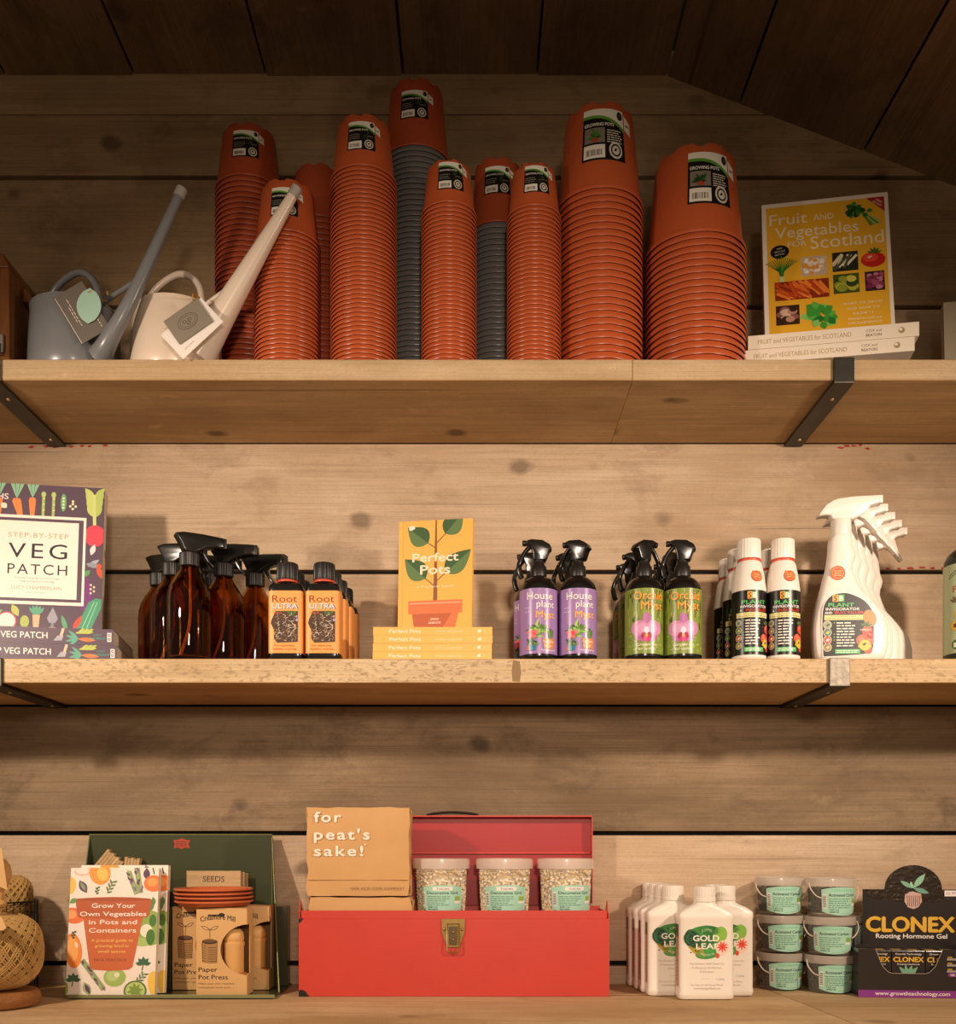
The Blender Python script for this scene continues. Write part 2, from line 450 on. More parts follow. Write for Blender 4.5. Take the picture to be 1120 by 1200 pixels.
M_IRON = mat('dark_iron_strap', '#4a4640', 0.45, 0.85, noise=0.45, nscale=40)
M_IRON2 = mat('bright_steel_strap', '#8a8174', 0.55, 0.7, noise=0.5, nscale=90, bump=0.6)
M_SCREW = mat('screw_steel', '#c0a878', 0.35, 0.9)
def bracket(label, xpx, zt, th, m_face):
    x = X_(xpx, SF); w = 0.0155
    t = thing('shelf_bracket', label, 'bracket', (x, 0, zt))
    mb = MB()
    mb.box(-w, w, SF - 0.006, SF - 0.0008, -th - 0.006, 0.0005)
    mb.build('front_tab', m_face, t, smooth=0, bevel=0.0012)
    MB().box(-w, w, SF - 0.0055, -0.004, -th - 0.0065, -th - 0.0012).build('strap', M_IRON, t, smooth=0, bevel=0.0008)
    for y in (-0.19, -0.035):
        MB().lathe([(0.0032, 0), (0.003, -0.0016), (0.0012, -0.0022)], 12).build('screw', M_SCREW, t, loc=(0.002, y, -th - 0.0063))
    return t
bracket('dark iron bracket strap under the pot shelf, below the fruit and vegetables books', 987.5, ZT, 0.0315, M_IRON)
bracket('dark iron bracket strap under the pot shelf, below the brown wooden case', -10, ZT, 0.0315, M_IRON2)
bracket('bracket strap with a shiny steel tab, below the white trigger bottles', 982.5, ZM, 0.0365, M_IRON2)
bracket('dark iron bracket strap under the spray bottle shelf, below the purple books', -8, ZM, 0.0365, M_IRON)

# red paint flecks along two joints of the wall, and the mark of an older bracket on the shelf edge
rnd = random.Random(21)
for name, spots in (('paint_fleck', [(X_(40 + 14 * k + rnd.uniform(-4, 4), 0), Z_(522 + rnd.uniform(0, 3), 0)) for k in range(7)]), ('paint_fleck', [(X_(984 + 8 * k, 0), Z_(522 + rnd.uniform(0, 4), 0)) for k in range(5)]), ('paint_fleck', [(X_(1040 + 13 * k, 0), Z_(665.5 + rnd.uniform(0, 1.5), 0)) for k in range(7)])):
    for x, z in spots:
        a = Art(); a.poly([(x + rnd.uniform(.002, .008) * math.cos(R(q)), z + rnd.uniform(.0010, .0028) * math.sin(R(q))) for q in range(0, 360, 30)], '#a02c28')
        a.build(name, front(-.0016), wall, rough=.8)
a = Art(); x = X_(605, SF); a.poly([(x - .006, -.034), (x + .005, -.035), (x + .007, -.020), (x + .005, -.004), (x - .005, -.002), (x - .007, -.018)], '#8f7350')
a.build('bracket_mark', front(SF), [o for o in bpy.data.objects if o.name.startswith('shelf') and not o.name.startswith('shelf_') and o.location.z < .6][0], rough=.8)

# ================================================================== TOP SHELF
# ------------------------------------------------------------------ nested plant pots, standing upside down
M_TERRA = mat('terracotta_plastic', '#b8572f', 0.30, noise=0.06, nscale=8)
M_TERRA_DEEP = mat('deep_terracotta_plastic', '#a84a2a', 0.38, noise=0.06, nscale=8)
M_GREY = mat('grey_pot_plastic', '#6d6a68', 0.32)
def pot_mesh(name, rad, pitch, H, m, seg=48):
    mb = MB(); rb, rt = rad * 0.945, rad * 0.775; rh = pitch * 0.62; th = min(0.0006, (rb - rt) / H * pitch * 0.28)
    prof = [(rad - th * 2.2, 0.0002), (rad - 0.0006, 0), (rad, rh * 0.3), (rad, rh * 0.7), (rad - 0.0006, rh), (rb + 0.0002, rh + 0.0004)]
    body = [(rb + (rt - rb) * t, rh + (H - rh) * t) for t in (0.02, 0.18, 0.19, 0.5, 0.86, 0.95)]
    rings = [[(r * math.cos(2 * PI * i / seg), r * math.sin(2 * PI * i / seg), z) for i in range(seg)] for r, z in prof + body]
    top = []; top2 = []
    for i in range(seg):
        lobe = 1.0 if (i % 6) in (1, 2, 3, 4) else 0.0
        a = 2 * PI * i / seg; z = H - 0.0052 + 0.005 * lobe
        top.append((rt * 0.985 * math.cos(a), rt * 0.985 * math.sin(a), z)); top2.append((rt * 0.9 * math.cos(a), rt * 0.9 * math.sin(a), z - 0.0008))
    rings += [top, top2, [(rt * 0.86 * math.cos(2 * PI * i / seg), rt * 0.86 * math.sin(2 * PI * i / seg), H - 0.0056) for i in range(seg)]]
    mb.loft(rings, 0, False, True)
    # inner skin, so that each pot is a real hollow shell
    inn = [[((r - th) * math.cos(2 * PI * i / seg), (r - th) * math.sin(2 * PI * i / seg), z) for i in range(seg)] for r, z in [(rad - th * 1.2, 0.0002), (rb, rh), (rb + (rt - rb) * (H - 0.006 - rh) / (H - rh), H - 0.0060)]]
    mb.loft(inn, 0, False, True)
    return mb
def pot_sticker(root, rad, H, rh, wd, ht, zc, big, ang=0.0):
    rb, rt = rad * 0.945, rad * 0.775; a = Art(); x0, x1, y0, y1 = -wd / 2, wd / 2, zc - ht / 2, zc + ht / 2
    a.rect(x0, y0, x1, y1, '#e9e4d6')
    def arc(drop): return [(x0 + (x1 - x0) * k / 10, y1 - ht * (0.13 * drop[0] + drop[1] * (k / 10) ** 3)) for k in range(11)]
    a.poly([(x0, y0), (x1, y0)] + arc((0.9, 0.22))[::-1], '#5f9a35')
    a.poly([(x0, y0), (x1, y0)] + arc((1.35, 0.24))[::-1], '#17150f')
    a.ell(x1 - wd * 0.1, y1 - ht * 0.11, wd * 0.075, ht * 0.085, '#191713'); a.ell(x1 - wd * 0.1, y1 - ht * 0.11, wd * 0.04, ht * 0.045, '#4a4438')
    a.text('GROWING POTS', x0 + wd * 0.04, y1 - ht * 0.335, ht * 0.065, '#efe9da', 'L', 0.02, w=wd * 0.70)
    a.rect(x0 + wd * 0.04, y0 + ht * 0.04, x0 + wd * 0.52, y0 + ht * 0.30, '#e9e2d2')
    a.barcode(x0 + wd * 0.10, y0 + ht * 0.09, x0 + wd * 0.46, y0 + ht * 0.21)
    a.ell(x1 - wd * 0.23, y0 + ht * 0.20, wd * 0.16, ht * 0.165, '#cfc8b6'); a.ell(x1 - wd * 0.23, y0 + ht * 0.20, wd * 0.12, ht * 0.125, '#2a2720'); a.ell(x1 - wd * 0.23, y0 + ht * 0.20, wd * 0.085, ht * 0.09, '#cfc8b6')
    a.leaf(x1 - wd * 0.27, y0 + ht * 0.18, wd * 0.09, ht * 0.05, 40, '#2a2720')
    if big:
        a.rect(x0 + wd * 0.05, y0 + ht * 0.34, x0 + wd * 0.52, y0 + ht * 0.63, '#7d7466')
        cx, cy = x0 + wd * 0.29, y0 + ht * 0.44
        a.poly([(cx - wd * 0.09, cy), (cx + wd * 0.09, cy), (cx + wd * 0.07, cy - ht * 0.09), (cx - wd * 0.07, cy - ht * 0.09)], '#a34a2a')
        for k in range(12): a.leaf(cx, cy, wd * random.uniform(0.12, 0.22), ht * 0.045, random.uniform(-10, 190), random.choice(('#2f5a1f', '#3f7a2a', '#1f3f16')))
        a.bars(x0 + wd * 0.57, x1 - wd * 0.06, [y0 + ht * (0.57 - 0.045 * k) for k in range(6)], ht * 0.018, '#d8d2c2')
    else:
        a.bars(x0 + wd * 0.05, x0 + wd * 0.5, [y0 + ht * (0.52 - 0.07 * k) for k in range(3)], ht * 0.022, '#8c877a')
        for k in range(8): a.leaf(x0 + wd * 0.68, y0 + ht * 0.5, wd * random.uniform(0.1, 0.2), ht * 0.05, random.uniform(0, 360), '#33402a')
        a.bars(x0 + wd * 0.72, x1 - wd * 0.04, [y0 + ht * 0.47], ht * 0.02, '#8c877a')
    px = x1 + wd * 0.03
    a.poly([(px, y1 - ht * 0.34), (px + wd * 0.20, y1 - ht * 0.42), (px + wd * 0.20, y1 - ht * 0.16), (px, y1 - ht * 0.06)], '#e6dccb')
    a.bars(px + wd * 0.04, px + wd * 0.17, [y1 - ht * 0.26], ht * 0.035, '#6b645a')
    def fm(x, y, o):
        t = (y - rh) / (H - rh); rr = rb + (rt - rb) * t + o; an = x / rad + ang
        return (rr * math.sin(an), -rr * math.cos(an), y)
    o = a.build('label_sticker', fm, root, step=0.004, rough=0.35, off=0.0005); o['label'] = 'black and white printed label with a green curve and barcode'

def ordinal(k):
    return '%d%s' % (k, 'th' if 10 < k % 100 < 20 else {1: 'st', 2: 'nd', 3: 'rd'}.get(k % 10, 'th'))
def pot_stack(cxpx, Y, rad, n, ytop_rim, H, m, where, group, kindname, big=False, topm=None, st=None, colname='terracotta'):
    X = X_(cxpx, Y)
    ztr = Z_(ytop_rim, Y - rad)                      # lower edge of the top pot
    pitch = (ztr - ZT - 0.0004) / (n - 1); rh = pitch * 0.62
    base = None
    for i in range(n):
        last = i == n - 1; j = 0.00004
        loc = (X + random.uniform(-j, j), Y + random.uniform(-j, j), ZT + 0.0004 + i * pitch)
        if base is None:
            base = pot_mesh(kindname, rad, pitch, H, m).build(kindname, m, smooth=50, loc=loc)
            o = base
        elif last and topm is not None:
            o = pot_mesh('plant_pot', rad, pitch, H, topm).build('plant_pot', topm, smooth=50, loc=loc)
        else:
            o = base.copy(); C.objects.link(o); o.location = loc
        down = n - 1 - i
        if last: tag(o, ('topmost pot with a printed label, %s' if st else 'topmost pot, %s') % where, 'plant pot', group)
        else: tag(o, '%s pot %s from the top, %s' % (colname, ordinal(down + 1), where), 'plant pot', group)
        if last:
            if st: pot_sticker(o, rad, H, rh, st[0], st[1], st[2], big, st[3])
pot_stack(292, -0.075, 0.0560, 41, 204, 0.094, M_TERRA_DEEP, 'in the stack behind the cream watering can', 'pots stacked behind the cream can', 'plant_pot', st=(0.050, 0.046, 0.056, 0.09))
pot_stack(337, -0.180, 0.0515, 29, 269, 0.086, M_TERRA, 'in the stack crossed by the cream spout', 'pots stacked at the cream spout', 'plant_pot', st=(0.048, 0.045, 0.048, 0.06))
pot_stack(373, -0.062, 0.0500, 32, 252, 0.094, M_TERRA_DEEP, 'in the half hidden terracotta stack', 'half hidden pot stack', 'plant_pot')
pot_stack(426, -0.180, 0.0520, 44, 193, 0.087, M_TERRA, 'in the tall slim stack beside the cream spout', 'pots of the tall slim stack', 'plant_pot', st=(0.049, 0.046, 0.050, 0.03))
pot_stack(488, -0.068, 0.0565, 47, 169, 0.119, M_GREY, 'in the tallest grey rimmed stack', 'grey pots of the tallest stack', 'plant_pot', topm=M_TERRA_DEEP, st=(0.053, 0.048, 0.072, -0.02), colname='grey')
pot_stack(526, -0.188, 0.0432, 37, 236, 0.072, M_TERRA, 'narrow stack before the tallest grey one', 'pots of the narrow stack by the grey one', 'plant_pot', st=(0.046, 0.044, 0.044, 0.10))
pot_stack(583, -0.088, 0.0480, 31, 259, 0.112, M_GREY, 'in the short grey rimmed stack', 'grey pots of the short stack', 'plant_pot', topm=M_TERRA_DEEP, st=(0.050, 0.046, 0.072, -0.04), colname='grey')
pot_stack(625.5, -0.188, 0.0423, 36, 240, 0.072, M_TERRA, 'narrow stack beside the large pots', 'pots of the narrow stack by the large pots', 'plant_pot', st=(0.045, 0.043, 0.044, 0.06))
pot_stack(702, -0.155, 0.0690, 27, 219, 0.143, M_TERRA, 'in the taller stack of large pots', 'large pots of the taller stack', 'large_plant_pot', True, st=(0.078, 0.083, 0.088, 0.0), colname='large terracotta')
pot_stack(814, -0.158, 0.0795, 20, 270, 0.146, M_TERRA, 'in the widest stack beside the books', 'large pots of the widest stack', 'large_plant_pot', True, st=(0.078, 0.083, 0.088, 0.12), colname='large terracotta')

# ------------------------------------------------------------------ watering cans
def can(name_col, label, m, m_tip, cx, Y, rb, rt, H, spout, sr, handle, brace, tagfn):
    X = X_(cx, Y); t = thing('watering_can', label, 'watering can', (X, Y, ZT))
    prof = [(rb * 0.97, 0.0003), (rb, 0.003)] + [(rb + (rt - rb) * k ** 1.6, 0.003 + (H - 0.006) * k) for k in (0.2, 0.4, 0.6, 0.8, 1)]
    prof += [(rt + 0.0012, H - 0.002), (rt + 0.0012, H), (rt - 0.0008, H), (rt - 0.0012, H - 0.004), (rb - 0.002, 0.005), (0.001, 0.005)]
    MB().lathe(prof, 56).build('body', m, t)
    MB().tube(curve_pts(handle, 8), 0.0055, 12).build('handle', m, t)
    sp = curve_pts(spout, 5); n = len(sp)
    o = MB().tube(sp, [sr[0] + (sr[1] - sr[0]) * (i / (n - 1)) ** 0.85 for i in range(n)], 18).build('spout', m, t)
    d = (sp[-1] - sp[-2]).normalized()
    c = MB().tube([sp[-1] - d * 0.012, sp[-1] + d * 0.002, sp[-1] + d * 0.003], [sr[1] + 0.0016, sr[1] + 0.0014, sr[1] + 0.0004], 18).build('spout_tip', m_tip, o)
    MB().tube(brace, 0.004, 10).build('brace', m, t)
    tagfn(t); return t
M_CANG = mat('grey_painted_metal', '#7c7d7e', 0.32, 0.0, coat=0.3)
M_CANW = mat('cream_painted_metal', '#e6d3bd', 0.35, 0.0, coat=0.3)
M_TIPG = mat('pale_grey_tip', '#a9a49a', 0.5)
M_TWINE = mat('tan_string', '#c69a52', 0.8)
def card(t, name, pts, th, col, art=None, lab=None, org=(0, 0, 0), rot=(0, 0, 0)):
    o = MB().prism(pts, 0, th).build(name, ink(col, 0.6), t, smooth=0, loc=org, rot=rot)
    if lab: o['label'] = lab
    if art: art.build('print', front(0), o, rough=0.6)
    return o
def grot(pts, a):
    c, s_ = math.cos(R(a)), math.sin(R(a)); return [(x * c - z * s_, x * s_ + z * c) for x, z in pts]
def tags_grey(t):
    o = card(t, 'swing_tag', [(0, -0.080), (0.050, -0.080), (0.050, 0), (0, 0)], 0.0006, '#6f665c', None, 'grey card swing tag', (-0.003, -0.0745, 0.0925), (R(2), R(-31), 0))
    a = Art(); a.rect(0.0012, -0.079, 0.0020, -0.002, '#e8dccb')
    for xx, ya, yb in ((0.0150, 0.012, 0.055), (0.0118, 0.024, 0.046)):
        q = ya
        while q < yb: l = random.uniform(0.003, 0.007); a.rect(xx, -q - l, xx + 0.0012, -q, '#d8cbb8'); q += l + 0.0015
    for k in range(4): a.rect(0.040, -0.058 - k * 0.005, 0.0415, -0.055 - k * 0.005, '#d8cbb8')
    a.build('print', front(0), o, rough=0.6)
    lf = [(0.0185 * s_ * math.sin(PI * k / 9) ** 0.6, 0.0265 - 0.053 * k / 9) for s_, ks in ((-1, range(10)), (1, range(8, 0, -1))) for k in ks]
    card(t, 'leaf_tag', lf, 0.0006, '#a8cdb8', None, 'pale green leaf-shaped tag', (0.051, -0.0760, 0.080), (R(2), R(4), 0))
    MB().tube(curve_pts([(0.050, -0.0775, 0.099), (0.056, -0.076, 0.102), (0.062, -0.06, 0.098), (0.066, -0.035, 0.108)], 6), 0.0008, 6).build('string', M_TWINE, t)
    k = MB()
    for q in range(8): k.sphere((0.066 + random.uniform(-.004, .004), -0.035 + random.uniform(-.003, .003), 0.118 + random.uniform(-.005, .005)), 0.0022, 8, 6)
    k.build('string_knot', mat('string_knot', '#b5976a', 0.9), t)
def tags_cream(t):
    o = card(t, 'paper_tag', [(0, -0.048), (0.082, -0.048), (0.082, 0), (0, 0)], 0.0006, '#efe6dc', None, 'white paper tag', (0.0045, -0.0945, 0.0290), (R(2), R(-43), 0))
    a = Art(); a.bars(0.012, 0.034, [-0.040], 0.0012, '#b9aa98'); a.build('print', front(0), o, rough=0.6)
    b = card(t, 'swing_tag', [(0, -0.041), (0.061, -0.041), (0.061, 0), (0, 0)], 0.0008, '#877d6d', None, 'grey brown card swing tag with an oval stamp', (0.0093, -0.0975, 0.0480), (R(2), R(-35), 0))
    a = Art(); cx, cy = 0.030, -0.020
    a.ell(cx, cy, 0.0165, 0.0105, '#574e42', n=28); a.ell(cx, cy, 0.0156, 0.0096, '#877d6d', n=28)
    a.ell(cx, cy, 0.0130, 0.0076, '#574e42', n=28); a.ell(cx, cy, 0.0123, 0.0069, '#877d6d', n=28)
    for dx, dy in ((-.005, .0015), (.004, .001), (0, -.003)): a.ell(cx + dx, cy + dy, 0.0034, 0.0022, '#574e42'); a.ell(cx + dx, cy + dy, 0.0022, 0.0012, '#877d6d')
    a.build('print', front(0), b, rough=0.6)
    MB().tube(curve_pts([(0.050, -0.0600, 0.104), (0.055, -0.068, 0.099), (0.054, -0.0990, 0.088), (0.054, -0.1000, 0.078)], 6), 0.0010, 6).build('string', mat('orange_string', '#c98433', 0.7), t)
can('grey', 'grey metal watering can with a leaf-shaped green tag', M_CANG, M_TIPG, 88, -0.165, 0.0700, 0.0655, 0.107,
    [(0.058, -0.048, 0.018), (0.078, -0.064, 0.036), (0.119, -0.0745, 0.0994), (0.190, -0.0745, 0.255)], (0.0185, 0.0070),
    [(-0.052, 0.02, 0.085), (-0.046, 0.02, 0.148), (0.002, 0.0, 0.173), (0.036, -0.012, 0.150), (0.048, -0.02, 0.095)],
    [(0.046, -0.030, 0.104), (0.131, -0.072, 0.126)], tags_grey)
can('cream', 'cream metal watering can with a grey card tag', M_CANW, M_TIPG, 207, -0.160, 0.0715, 0.0655, 0.108,
    [(0.048, -0.050, 0.020), (0.100, -0.066, 0.093), (0.154, -0.081, 0.170), (0.207, -0.095, 0.247)], (0.026, 0.0068),
    [(-0.054, 0.02, 0.085), (-0.048, 0.02, 0.148), (0.002, 0.0, 0.173), (0.038, -0.012, 0.150), (0.048, -0.02, 0.095)],
    [(0.050, -0.030, 0.106), (0.112, -0.058, 0.130)], tags_cream)

# ------------------------------------------------------------------ brown wooden case, cut by the frame
M_CASE = wood('varnished_case_wood', '#9a6230', '#6b3d18', 2, knots=0.2, stain=0.2, rough=0.4)
Y = -0.155
t = thing('wooden_case', 'brown varnished wooden case with a steel clasp beside the grey watering can', 'case', (X_(-75, Y - .065), Y, ZT))
hw = X_(11, Y - .065) - X_(-75, Y - .065)
MB().box(-hw, hw, -0.065, 0.065, 0.012, 0.150).build('body', M_CASE, t, smooth=0, bevel=0.002)
MB().box(-hw - 0.003, hw + 0.0012, -0.067, 0.067, 0.0002, 0.014).build('base_board', M_CASE, t, smooth=0, bevel=0.002)
MB().prism([(-hw, 0.150), (hw, 0.150), (hw - 0.010, 0.172), (-hw + 0.010, 0.172)], -0.065, 0.065).build('lid', M_CASE, t, smooth=0, bevel=0.002)
MB().prism([(hw, 0.122), (hw + 0.006, 0.122), (hw + 0.004, 0.142), (hw, 0.146)], -0.02, 0.02).build('side_handle', M_CASE, t, smooth=0, bevel=0.001)
cl = MB().box(hw - 0.030, hw - 0.007, -0.071, -0.065, 0.018, 0.046).build('clasp', M_IRON2, t, smooth=0, bevel=0.0015)
MB().tube([(hw - 0.026, -0.073, 0.03), (hw - 0.011, -0.073, 0.03), (hw - 0.011, -0.073, 0.014), (hw - 0.026, -0.073, 0.014)], 0.0012, 8, closed=True).build('wire_loop', M_IRON2, cl)

# ------------------------------------------------------------------ books
M_PAGE = mat('page_edges', '#e4d6bb', 0.85, noise=0.12, nscale=200)
def book(label, w_, h_, t_, col, af, asp, loc, rot, hard=False, group=None, lying=False, name='book', Mx=None, yaw=0.0, lean=0.0, roll=0.0):
    """local: front -Y, up +Z, spine at -X, origin at the lower back edge"""
    t = thing(name, label, 'book', group=group)
    ov = 0.0025 if hard else 0.0; cb = 0.0018 if hard else 0.0007; x0, x1 = -w_ / 2, w_ / 2
    mb = MB().box(x0, x1, -t_, -t_ + cb, 0, h_).box(x0, x1, -cb, 0, 0, h_).box(x0, x0 + cb, -t_ + cb, -cb, 0, h_)
    cv = mb.build('cover', ink(col, 0.42), t, smooth=0)
    MB().box(x0 + cb, x1 - ov - 0.0004, -t_ + cb + 0.0001, -cb - 0.0001, ov + 0.0003, h_ - ov - 0.0003).build('pages', M_PAGE, t, smooth=0)
    if af: af.build('cover_print', plane((0, -t_, 0), (1, 0, 0), (0, 0, 1)), cv, off=0.00015, clip=(x0, x1, 0, h_))
    if asp: asp.build('spine_print', plane((x0, -t_ / 2, h_ / 2), (0, 0, -1), (0, -1, 0)), cv, off=0.00015, clip=(-h_ / 2, h_ / 2, -t_ / 2 + .0002, t_ / 2 - .0002))
    if lying:   # front cover up, spine to the room
        B = Matrix(((0, 0, -1), (1, 0, 0), (0, -1, 0))).to_4x4()
        # local centre of the lower face sits at the given point: shift so the spine faces -Y
        t.matrix_world = Matrix.Translation(loc) @ Matrix.Rotation(yaw, 4, 'Z') @ B @ Matrix.Translation((w_ / 2, 0, -h_ / 2))
    else:
        t.matrix_world = Matrix.Translation(loc) @ Matrix.Rotation(yaw, 4, 'Z') @ Matrix.Rotation(-lean, 4, 'X') @ Matrix.Rotation(roll, 4, 'Y')
    return t

# fruit and vegetables for scotland
def art_fv(w_, h_):
    a = Art(); x0, x1 = -w_ / 2, w_ / 2; W, H = w_, h_
    def u(x, y): return (x0 + x * W, y * H)
    a.rect(x0, 0, x1, H, '#efe3d0'); a.rect(x0 + W * .035, H * .03, x1 - W * .03, H * .97, '#e9b02c')
    wc = '#f3e6c8'
    a.text('Fruit', *u(.06, .835), H * .085, wc, 'L', w=W * .30); a.text('AND', *u(.41, .845), H * .045, wc, 'L', w=W * .16)
    a.text('Vegetables', *u(.10, .735), H * .085, wc, 'L', w=W * .66); a.text('FOR', *u(.20, .665), H * .04, wc, 'L', w=W * .15)
    a.text('Scotland', *u(.38, .635), H * .095, wc, 'L', w=W * .57)
    a.poly([u(.83, .97), u(.97, .97), u(.97, .86)], '#b3202b'); a.text('NEW', *u(.925, .935), H * .014, '#f2e2d2', rot=-38, bold=.02); a.text('EDITION', *u(.91, .918), H * .012, '#f2e2d2', rot=-38, bold=.02)
    # celery
    for k in range(5): a.line([u(.80 + k * .006, .86), u(.86 + k * .018, .765 + k * .004)], W * .018, random.choice(('#7fa046', '#a2bb5e', '#56802f')))
    for k in range(26): a.leaf(*u(.74 + random.uniform(-.07, .09), .895 + random.uniform(-.045, .03)), W * .05, H * .03, random.uniform(0, 360), random.choice(('#2f6a24', '#3f8a30', '#1f4a18')))
    # black badge, chives
    a.ell(*u(.135, .635), W * .075, H * .05, '#17140f', 8)
    for k in range(3): a.text(('NEW', 'UPDATED', 'EDITION')[k], *u(.135, .655 - k * .022), H * .011, '#e8dcc2', rot=8)
    for k in range(15): a.line([u(.145, .42), u(.145 + (k - 7) * .003, .49), u(.145 + (k - 7) * .018, .60 - abs(k - 7) * .006)], W * .006, random.choice(('#2f7a2a', '#45962f', '#1f5a20')))
    a.rect(*u(.125, .40), *u(.165, .45), '#c9d08a')
    def photo(xa, ya, xb, yb, bg, cols, n, r, kind):
        a.rect(*u(xa, ya), *u(xb, yb), bg)
        base = a.items[-1][4]; ax = H / W
        for k in range(n):
            c = random.choice(cols)
            if kind == 'o':
                rr = r * random.uniform(.7, 1.1); cx, cy = random.uniform(xa + rr, xb - rr), random.uniform(ya + rr / ax, yb - rr / ax)
                a.ell(*u(cx, cy), W * rr, W * rr * .8, c, 0, 12)
            else:
                an = R(random.uniform(*kind[1])); L_ = r * random.uniform(.7, 1.1); hw_, hh_ = L_ / 2 * abs(math.cos(an)), L_ / 2 * abs(math.sin(an)) / ax
                hw_ = min(hw_, (xb - xa) / 2 - .005); hh_ = min(hh_, (yb - ya) / 2 - .005)
                cx, cy = random.uniform(xa + hw_, xb - hw_), random.uniform(ya + hh_, yb - hh_); sg = 1 if math.sin(an) * math.cos(an) > 0 else -1
                p, q = u(cx - hw_, cy - sg * hh_), u(cx + hw_, cy + sg * hh_)
                a.line([p, q], W * kind[0] * random.uniform(.7, 1.1), c)
            it = a.items[-1]; a.items[-1] = it[:4] + (base + 1 + k * .25,)
    photo(.30, .44, .50, .58, '#c9b39a', ('#f1e4d0', '#e6d2b8', '#e39a3a', '#f5eddd', '#d9c3a3'), 46, .022, 'o')
    photo(.545, .45, .745, .59, '#2a2a22', ('#e9dcc0', '#d8c8a4', '#4a5a34'), 9, .15, (.022, (48, 70)))
    photo(.09, .275, .51, .41, '#8a2f16', ('#e06a25', '#c9521a', '#ef8434', '#b8441a', '#8a2f16'), 44, .17, (.024, (-70, -25)))
    photo(.545, .29, .745, .43, '#44541c', ('#b9b33a', '#8f9a2c', '#d0c552', '#2f4a1a'), 16, .045, 'o')
    photo(.79, .29, .98 - .04, .43, '#3a1a26', ('#a8506e', '#8a3a58', '#c47a94', '#7a2c48'), 34, .027, 'o')
    photo(.09, .10, .275, .24, '#3a2418', ('#c9a184', '#b98a72', '#8c5a5e', '#d9b796', '#3a2418'), 14, .042, 'o')
    a.ell(*u(.86, .515), W * .095, H * .055, '#c8261c', 0, 28); a.ell(*u(.84, .53), W * .06, H * .03, '#e04a34'); a.ell(*u(.835, .535), W * .02, H * .008, '#f4b8a0', 20)
    for k in range(5): a.leaf(*u(.875, .56), W * .06, H * .014, 20 + k * 35, '#3a6a22')
    for k in range(44):
        aa = random.uniform(0, 360); rr = random.uniform(0, .9)
        a.leaf(*u(.44 + .10 * rr * math.cos(R(aa)), .15 + .058 * rr * math.sin(R(aa))), W * .075, H * .045, aa + random.uniform(-40, 40), random.choice(('#3f9a36', '#5ab548', '#2a7426', '#85c866')))
    for k, s_ in enumerate(('WHAT TO GROW', 'AND HOW TO', 'GROW IT')): a.text(s_, *u(.765, .205 - k * .037), H * .018, wc, sp=1.2)
    for k, s_ in enumerate(('KENNETH COX and', 'CAROLINE BEATON')): a.text(s_, *u(.775, .095 - k * .03), H * .016, wc)
    return a
def spine_fv(h_, t_):
    a = Art(); a.text('FRUIT and VEGETABLES for SCOTLAND', -h_ * .44, -t_ * .16, t_ * .34, '#b39668', 'L', w=h_ * .55)
    a.text('COX and', h_ * .24, t_ * .06, t_ * .2, '#7a6a50', w=h_ * .09); a.text('BEATON', h_ * .24, -t_ * .26, t_ * .2, '#7a6a50', bold=.02, w=h_ * .09)
    a.ell(h_ * .40, 0, t_ * .22, t_ * .22, '#a58a5a'); a.ell(h_ * .395, t_ * .06, t_ * .12, t_ * .1, '#efe3d0'); return a
FW, FH, FT = 0.192, 0.250, 0.0212
yawf = R(-10)
sp = Art(); sp.rect(0.06, -0.006, 0.11, 0.006, '#4a4a2c'); sp.ell(0.085, 0.001, 0.012, 0.004, '#8a5a34')
book('book with a dark picture on its spine, lowest of the fruit and vegetables pile', FW - .02, FH - .01, 0.0155, '#b8a586', None, sp, (.560, -0.188, ZT + 0.0003), None, lying=True, yaw=R(-4))
book('white-spined fruit and vegetables book, lower of the two white spines', FW, FH, FT, '#ebdcc6', None, spine_fv(FH, FT), (.543, -0.212, ZT + 0.0162), None, lying=True, yaw=yawf)
book('white-spined fruit and vegetables book, right under the standing yellow copy', FW, FH, FT, '#ebdcc6', None, spine_fv(FH, FT), (.549, -0.214, ZT + 0.0162 + FT + .0004), None, lying=True, yaw=yawf)
book('yellow fruit and vegetables book standing with its cover to the room', 0.194, 0.252, 0.017, '#ebdcc6', art_fv(0.194, 0.252), None, (.5575, -0.170, ZT + 0.0162 + 2 * FT + .0010), None, yaw=yawf, lean=R(12))
# pale book standing at the end of the shelf, cut by the frame
book('pale book with cream pages standing at the end of the pot shelf', 0.15, 0.165, 0.02, '#d8c9ae', None, None, (X_(1113, -.12) + 0.078, -0.10, ZT + 0.0004), None, yaw=R(-12), lean=R(5))

# ================================================================== MIDDLE SHELF
ORD = ['front', 'second', 'third', 'fourth', 'fifth', 'sixth']
M_BLK = mat('glossy_black_plastic', '#15120f', 0.22, coat=0.2)
M_BLK2 = mat('satin_black_plastic', '#1d1a16', 0.4)
M_WHT = mat('white_plastic', '#e6dccf', 0.34)
M_RED = mat('red_plastic_ring', '#cf4a2a', 0.4)

